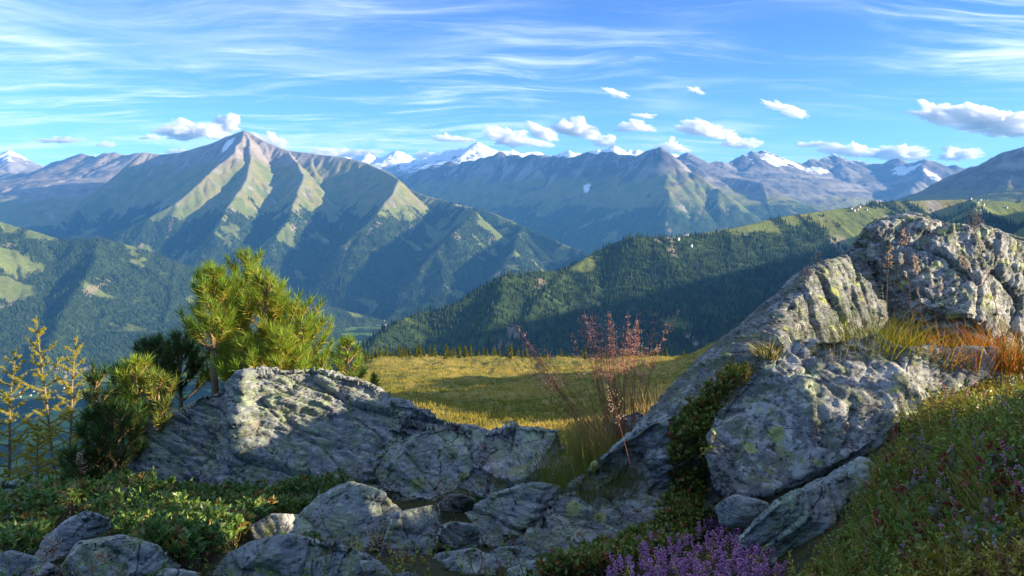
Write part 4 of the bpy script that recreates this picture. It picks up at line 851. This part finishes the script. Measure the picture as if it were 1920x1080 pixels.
for i, (px, py, D, n, ln, cs, lab) in enumerate([
        (1625, 679, 5.00, 300, .34, [GY_, (.17, .2, .03)], 'largest golden green tuft on the outcrop shelf'), (1685, 674, 5.00, 240, .30, [GY_, (.17, .2, .03)], 'golden green tuft in front of the shaded outcrop face'),
        (1750, 686, 5.00, 240, .24, [GY_, GR], 'low golden orange tuft on the outcrop shelf'), (1815, 689, 5.00, 320, .26, [GR, GY_, (.5, .22, .05)], 'orange red tuft at the end of the boulder top'), (1880, 686, 5.00, 320, .28, [GR, (.45, .10, .03), GY_], 'reddest tuft beside the bilberry leaves'),
        (1935, 704, 5.00, 260, .28, [GR, GY_], 'orange tuft at the edge of the heath bank'), (1560, 686, 5.00, 160, .20, [GY_, GS], 'thin straw tuft at the start of the outcrop shelf')]):
    tuft(P(px, py, D), int(n * .9), ln * 1.35, lab, 110 + i, cs, .5, .17, group=SH)
for i, (px, py, D, n, ln, lab) in enumerate([(1395, 715, 0, 160, .20, 'dry tuft in the cleft between slab and big boulder'), (1350, 765, 5.0, 140, .16, 'mossy tuft low in the cleft beside the big boulder'), (1440, 668, 5.6, 140, .20, 'straw tuft high in the cleft above the big boulder')]):
    tuft(on_scene([px], [py])[0], n, ln, lab, 130 + i, [GY_, GS, (.14, .15, .03)], .9, .07)
rngh = np.random.default_rng(7)
for i, (px, py) in enumerate([(1720, 900), (1800, 820), (1870, 780), (1900, 870), (1780, 980), (1860, 960), (1700, 1040), (1820, 1060), (1910, 1040), (1760, 860), (1680, 960), (1740, 800), (1830, 760), (1890, 740), (1640, 1080), (1880, 920), (1790, 900), (1930, 960)]):
    tuft(gp(px, py), 130, .17, 'fine green grass tuft growing through the heath bank', 140 + i, [(.16, .22, .04), GY_, (.34, .28, .07)], .6, .16, .0042, group='grass tufts in the heath bank')

def panicle(base, tip, label, seed, stalk=(.34, .17, .08), grain=(.75, .6, .46), frac=.32, wid=.07, r=.0019, nb=9, name='grass_stalk', group=None, soup=None, gl=.015):
    rng = np.random.default_rng(seed); base, tip = np.array(base, float), np.array(tip, float); t = np.linspace(0, 1, 12); side = rng.normal(0, .05, 3) * np.linalg.norm(tip - base)
    pl = base + (tip - base) * t[:, None] + side * (t * (1 - t))[:, None]; S, Gs = soup or (Soup(), Soup()); S.tube(pl, r * (1 - .6 * t), stalk, 4); L = np.linalg.norm(tip - base); ax = norm(tip - base)
    for k in range(nb):
        u = 1 - frac * (1 - k / nb) * rng.uniform(.9, 1.05); u = min(max(u, 0), 1); p = np.array([np.interp(u, t, pl[:, m]) for m in range(3)])
        for q in range(3):
            ln = wid * (1.08 - (k / nb)) * rng.uniform(.5, 1.1) + .012; rv = rng.normal(size=3); rv -= ax * (rv @ ax); d = norm(norm(rv) * .75 + ax * .75); tt = np.linspace(0, 1, 4); br = p + d * (ln * tt)[:, None] + UP * (-.12 * ln * tt ** 2)[:, None]; S.tube(br, .0006, stalk, 3)
            m = rng.integers(2, 6); u2 = rng.uniform(.35, 1.0, m); pp = p + d * (ln * u2)[:, None] + rng.normal(0, .006, (m, 3)); Gs.seeds(pp, norm(d + rng.normal(0, .4, (m, 3))), gl, gl * .22, np.array(grain) * rng.uniform(.7, 1.3, (m, 1)))
    if soup is None:
        root = empty(name, tuple(base)); tag(root, label, 'grass', group); S.build('stalk', MAT['grass'], root); Gs.build('seed_head', MAT['seedheads'], root)
# the tall reddish tussock: one plant, many stalks
rng = np.random.default_rng(15); S_, G_ = Soup(), Soup(); tb = np.array(P(1165, 880, 5.8))
for k in range(50):
    u = rng.random(); fan = [(1070, 625), (1160, 595), (1212, 595)][0 if u < .4 else 1 if u < .78 else 2]; tx, ty = fan[0] + rng.normal(0, 66 if u < .4 else 40), fan[1] + abs(rng.normal(0, 24)) - 18
    panicle(tb + np.append(rng.normal(0, .09, 2), 0), P(tx, ty, 5.8 + rng.normal(0, .12)), '', 900 + k, (.42, .14, .12), (.66, .50, .42), .36, .06, .0024, 7, gl=.011, soup=(S_, G_))
for k in range(10):
    panicle(tb + np.append(rng.normal(0, .1, 2), 0), P(990 + rng.normal(0, 25), 665 + rng.normal(0, 25), 5.8), '', 960 + k, (.36, .14, .10), (.6, .48, .42), .3, .06, .0020, 7, gl=.010, soup=(S_, G_))
rt = empty('reddish_grass', tuple(tb)); tag(rt, 'tall reddish flowering grass fanning out beside the sloping slab', 'grass'); S_.build('stalks', MAT['grass'], rt); G_.build('seed_heads', MAT['seedheads'], rt)
for i, (b, t, D, lab, kw) in enumerate([
        ((985, 1090), (905, 830), 3.2, 'single slender flowering grass stalk before the rounded grey boulder', dict(wid=.10, frac=.40)), ((890, 1080), (825, 890), 3.1, 'bent flowering grass stalk above the small wedged stone', dict(wid=.07, frac=.35)),
        ((790, 1065), (690, 1000), 2.9, 'short drooping seed head over the tilted grey slab', dict(wid=.06, frac=.45)), ((110, 1100), (95, 1010), 2.9, 'pale seed head over the pale pointed stone', dict(wid=.05, frac=.5)),
        ((150, 930), (152, 845), 5.6, 'white seed head before the dark low pine', dict(wid=.06, frac=.6)), ((60, 945), (58, 890), 5.6, 'small white seed head under the larches', dict(wid=.05, frac=.6)),
        ((1190, 910), (1130, 700), 4.6, 'sunlit seed head leaning over the green grass tuft', dict(wid=.09, frac=.5)), ((1230, 700), (1270, 580), 5.6, 'slim straw grass ear beside the tall reddish grass', dict(wid=.015, frac=.4, stalk=(.4, .3, .15))),
        ((1505, 700), (1535, 470), 5.6, 'brown flower stalk before the sloping slab', dict(wid=.05, frac=.18, r=.0024)), ((1480, 690), (1515, 500), 5.6, 'reddish flower stalk beside the brown one', dict(wid=.04, frac=.18)), ((1665, 640), (1670, 460), 5.8, 'straight straw stalk in the golden tuft', dict(wid=.014, frac=.22, stalk=(.42, .30, .12))),
        ((1720, 650), (1695, 430), 5.8, 'thin red stalk before the shaded outcrop face', dict(wid=.04, frac=.15)), ((1735, 655), (1715, 480), 5.8, 'rusty straw stalk before the shaded outcrop face', dict(wid=.03, frac=.2)), ((1885, 650), (1815, 395), 5.4, 'tallest brown flower stalk rising above the outcrop', dict(wid=.06, frac=.15, r=.003)),
        ((1845, 660), (1833, 400), 5.5, 'red stalk beside the tallest brown flower stalk', dict(wid=.05, frac=.12)), ((1900, 660), (1800, 480), 5.5, 'slanting pale straw across the outcrop', dict(wid=.012, frac=.15, stalk=(.45, .36, .2))),
        ((1180, 1090), (1085, 1000), 3.0, 'red bare stalk on the sloping slab', dict(wid=.01, frac=.1)), ((240, 1090), (185, 1040), 2.8, 'bent red stalk over the lichen dotted stone', dict(wid=.02, frac=.3))]):
    panicle(P(*b, D), P(*t, D), lab, 1000 + i, gl=.0085 if D < 4 else .012, **kw)

# ---- pasture: tussocks as one mass, conifers along its far edge one by one
def pasture():
    rng = np.random.default_rng(33); n = 26000; y = 14 * (30.0 ** rng.random(n)); x = y * rng.uniform(-.24, .30, n); b = np.stack([x, y, ground_z(x, y)], 1); S = Soup(); m = 5
    tone = noise2(x / 9, y / 9, 3); h = rng.uniform(.10, .30, n) * (1 + y / 160); p = np.repeat(b, m, 0) + np.concatenate([rng.normal(0, .10, (n * m, 2)) * (1 + np.repeat(y, m) / 120)[:, None], np.zeros((n * m, 1)) - .03], 1)
    d = norm(np.stack([rng.normal(0, .45, n * m), rng.normal(0, .45, n * m), np.ones(n * m)], 1)); f = np.repeat(np.clip(tone * 1.8 - .38 + rng.normal(0, .2, n), 0, 1), m)[:, None]; c = (np.array([.22, .22, .04]) * (1 - f) + np.array([.48, .37, .10]) * f) * rng.uniform(.75, 1.25, (n * m, 1))
    S.strips(p, d, np.zeros(3), np.repeat(h, m), .05 * (1 + np.repeat(y, m) / 90), c, 1, rng=rng); o = S.build('grass', MAT['grass']); tag(o, 'yellow tussock grass of the pasture behind the boulders', kind='stuff')
pasture()

def edge_conifer(seed):
    rng = np.random.default_rng(seed); S, W = Soup(), Soup(); W.tube([(0, 0, -.08), (0, 0, .5), (0, 0, .95)], [.02, .013, .004], (.12, .085, .06), 5); n = 330
    h = .06 + .94 * rng.random(n) ** 1.15; a = rng.random(n) * 6.283; r = .23 * (1.03 - h) ** .85; d = norm(np.stack([np.cos(a), np.sin(a), .15 - .45 * (1 - h)], 1)); c = np.array([.15, .175, .04]) * rng.uniform(.5, 1.5, (n, 1))
    S.strips(np.stack([0 * h, 0 * h, h], 1), d, -UP * .18, r * rng.uniform(.7, 1.15, n) + .02, .065, c, 2, shape='leaf', rng=rng); S.strips(np.array([[0, 0, .85]] * 6), norm(rndu(rng, 6) * .25 + UP), np.zeros(3), .18, .03, (.1, .14, .03), 1, rng=rng)
    return np.concatenate(W.v), np.concatenate(W.f), np.concatenate(W.c), np.concatenate(S.v), np.concatenate(S.f), np.concatenate(S.c)
def edge_trees():
    rng = np.random.default_rng(44); protos = []
    for s in range(4):
        wv, wf, wc, sv, sf, sc = edge_conifer(s); t = mesh_obj('trunk', wv, wf, MAT['wood_bark'], colors=wc); c = mesh_obj('crown', sv, sf, MAT['needles'], colors=sc); protos.append((t.data, c.data)); bpy.data.objects.remove(t); bpy.data.objects.remove(c)
    k = 0; lab = 'small conifer in the row along the far edge of the pasture'
    for i in range(190):
        px = rng.uniform(676, 1290); y = rng.uniform(345, 415) if rng.random() < .75 else rng.uniform(250, 345); x = (px - 960) / F * y
        if px > 1080 and rng.random() < .45: continue
        z = float(ground_z(x, y)); h = rng.uniform(3.0, 6.2) * (.8 if px > 1000 else 1.0)
        r = empty('conifer', (x, y, z - .1)); tag(r, lab, 'tree', 'conifers along the far edge of the pasture'); r.scale = (h, h, h); r.rotation_euler = (0, 0, rng.uniform(0, 6.28))
        for nm, me in zip(('trunk', 'crown'), protos[k % 4]): o = bpy.data.objects.new(nm, me); col.objects.link(o); o.parent = r
        k += 1
edge_trees()

# ---- houses far off
def house_meshes():
    b = MatB('white render'); MAT['plaster'] = b.done(b.mix(b.noise(b.coord(), .5), (.62, .58, .5), (.8, .78, .72)), .9); b = MatB('brown roof'); MAT['roof'] = b.done(b.mix(b.noise(b.coord(), .8), (.10, .06, .045), (.2, .12, .09)), .9)
    V = [(-6, -5, -6), (6, -5, -6), (6, 5, -6), (-6, 5, -6), (-6, -5, 6), (6, -5, 6), (6, 5, 6), (-6, 5, 6), (-6, 0, 9), (6, 0, 9)]
    w = mesh_obj('wall', V, [(0, 1, 5), (0, 5, 4), (1, 2, 6), (1, 6, 5), (2, 3, 7), (2, 7, 6), (3, 0, 4), (3, 4, 7), (4, 8, 7), (5, 6, 9)], MAT['plaster'])
    R = [(-7, -6.4, 5.4), (7, -6.4, 5.4), (7, 0, 9.5), (-7, 0, 9.5), (7, 6.4, 5.4), (-7, 6.4, 5.4), (-7, -6.4, 5.9), (7, -6.4, 5.9), (7, 0, 10), (-7, 0, 10), (7, 6.4, 5.9), (-7, 6.4, 5.9)]
    r = mesh_obj('roof', R, [(0, 1, 2, 3), (3, 2, 4, 5), (6, 9, 8, 7), (9, 11, 10, 8), (0, 6, 7, 1), (5, 4, 10, 11), (0, 3, 9, 6), (3, 5, 11, 9), (1, 7, 8, 2), (2, 8, 10, 4)], MAT['roof']); m = (w.data, r.data); bpy.data.objects.remove(w); bpy.data.objects.remove(r); return m
def sample(G, x, y):
    X, Y = G['X'], G['Y']; i = int(round((x - X[0, 0]) / (X[0, 1] - X[0, 0]))); j = int(round((y - Y[0, 0]) / (Y[1, 0] - Y[0, 0])))
    return G['H'][j, i] if 0 <= i < X.shape[1] and 0 <= j < X.shape[0] else -1e4
def houses():
    M = house_meshes(); rng = np.random.default_rng(3)
    for px, py, D, G, n, sp, lab, grp in ((728, 603, 7900, GD, 9, 150, 'white house in the hamlet where the shoulder meets the dark hill', 'hamlet below the spurs'), (612, 661, 6350, None, 16, 170, 'white house of the valley village beside the pines', 'valley village'), (850, 384, 10500, GC, 4, 120, 'mountain hut on the crest of the long grassy spur', 'huts on the spur crest'),
            (1285, 442, 3790, GE, 5, 60, 'chalet on the wooded top of the dark hill', 'chalets on the dark hill'), (1610, 386, 4300, GE, 9, 110, 'chalet on the bright pasture of the hill', 'chalets on the pasture'), (1840, 372, 4480, GE, 8, 160, 'chalet on the far pasture ridge beside the outcrop', 'chalets on the pasture ridge'), (90, 740, 4880, None, 16, 230, 'house of the valley village seen through the larches', 'village behind the larches')):
        c = P(px, py, D)
        for k in range(n):
            x, y = c[0] + rng.normal(0, sp * .5), c[1] + rng.normal(0, sp * .35); z = max(VALLEY, *(sample(g, x, y) for g in (GC, GD, GE))); s = rng.uniform(.55, 1.0)
            r = empty('house', (x, y, z + 2)); tag(r, lab, 'house', grp); r.scale = (s, s, s); r.rotation_euler = (0, 0, rng.uniform(0, 3.14))
            for nm, me in zip(('wall', 'roof'), M): o = bpy.data.objects.new(nm, me); col.objects.link(o); o.parent = r
houses()

# ---- cumulus beyond the ranges: bodies of scattering air
def clouds():
    b = bpy.data.materials.new('cloud body'); b.use_nodes = True; nt = b.node_tree; nt.nodes.clear(); v = nt.nodes.new('ShaderNodeVolumePrincipled'); v.inputs['Color'].default_value = (.99, .99, .99, 1); v.inputs['Density'].default_value = .0065; v.inputs['Anisotropy'].default_value = .2
    o = nt.nodes.new('ShaderNodeOutputMaterial'); nt.links.new(v.outputs[0], o.inputs['Volume'])
    U, Fc = icosphere(6); D = 34000.0
    for i, (cx, cy, w, h, tilt, lab) in enumerate([(372, 248, 108, 34, 0, 'wide cloud behind the left shoulder of the pyramid peak'), (420, 240, 60, 40, 0, 'puffy cloud rising just behind the pyramid summit'), (515, 268, 84, 26, -.35, 'sloping cloud behind the right shoulder of the pyramid peak'), (110, 264, 96, 11, 0, 'thin grey cloud streak over the brown range'), (197, 271, 30, 13, 0, None), (285, 258, 38, 11, 0, None), (330, 284, 38, 12, 0, None),
            (640, 290, 120, 20, 0, 'low cloud bank behind the grassy spur crest'), (806, 294, 56, 18, 0, None), (838, 261, 78, 15, -.1, None), (955, 260, 110, 42, -.2, 'big rounded cloud beside the highest snow summit'), (1020, 252, 50, 32, -.4, None), (1086, 246, 80, 34, -.2, 'billowing cloud over the dark ridge'), (1130, 268, 54, 30, -.3, None), (1195, 240, 66, 20, 0, None), (1155, 177, 46, 13, -.2, None), (1206, 218, 40, 12, 0, None), (1256, 277, 78, 36, 0, 'white cloud rising behind the pointed brown peak'),
            (1340, 250, 96, 34, -.15, 'bright rounded cloud above the jagged grey range'), (1392, 270, 70, 26, 0, None), (1472, 207, 78, 20, -.35, 'slanting torn cloud high above the jagged grey range'), (1305, 170, 34, 12, -.3, None), (1600, 284, 92, 30, -.1, 'cloud bank above the small glaciers'), (1690, 290, 96, 28, 0, None), (1795, 293, 92, 26, 0, None), (1760, 218, 130, 34, -.2, 'long cloud bank above the shaded peak, its tapering end'), (1870, 236, 190, 48, -.15, 'largest white cloud bank above the shaded peak'), (1520, 272, 50, 10, 0, None)]):
        rng = np.random.default_rng(500 + i); c = np.array(P(cx, cy, D + rng.uniform(-1500, 4000))); sx, sz = w * .54 / F * c[1], h * .60 / F * c[1]; sy = (sx * sz) ** .5 * 1.1; q = U * np.array([1, 1, 1.0])
        big = 2.2 * max(1, sx / sz) ** .5; k = np.array([sx, sy, sz]) / sz
        bil = 1 - np.abs(fbm3(U * k * 1.5 + i * 7.7, 5, 60 + i, .62)) * 3.0; low = fbm3(U * k * .7 + i * 3.1, 3, 90 + i)
        s = .50 + .50 * bil + 1.0 * low; s = np.clip(s, .08, 1.6); p = U * s[:, None]; p[:, 2] = np.where(p[:, 2] < 0, p[:, 2] * .55, p[:, 2]); p = p * np.array([sx, sy, sz]); p[:, 2] += p[:, 0] * tilt * .9
        o = mesh_obj('cloud', p + c, Fc, b, loc=tuple(c)); tag(o, lab or 'small white fair weather puff floating above the snowy skyline', 'cloud', 'fair weather clouds along the skyline')
clouds()
# ------------------------------------------------------------------ haze
def haze():
    V = np.array([(x, y, z) for z in (VALLEY - 3, 1900) for y in (-3500, 27500) for x in (-22000, 22000)], float)
    Fc = [(0, 2, 3, 1), (4, 5, 7, 6), (0, 1, 5, 4), (2, 6, 7, 3), (0, 4, 6, 2), (1, 3, 7, 5)]
    b = bpy.data.materials.new('haze air'); b.use_nodes = True; nt = b.node_tree; nt.nodes.clear()
    v = nt.nodes.new('ShaderNodeVolumePrincipled'); v.inputs['Color'].default_value = (.13, .44, 1.0, 1); v.inputs['Density'].default_value = HAZE; v.inputs['Anisotropy'].default_value = 0.0
    o = nt.nodes.new('ShaderNodeOutputMaterial'); nt.links.new(v.outputs[0], o.inputs['Volume'])
    h = mesh_obj('haze', V, Fc, b); tag(h, 'thin blue evening haze filling the valleys', kind='stuff')
HAZE = 2.7e-5
haze()
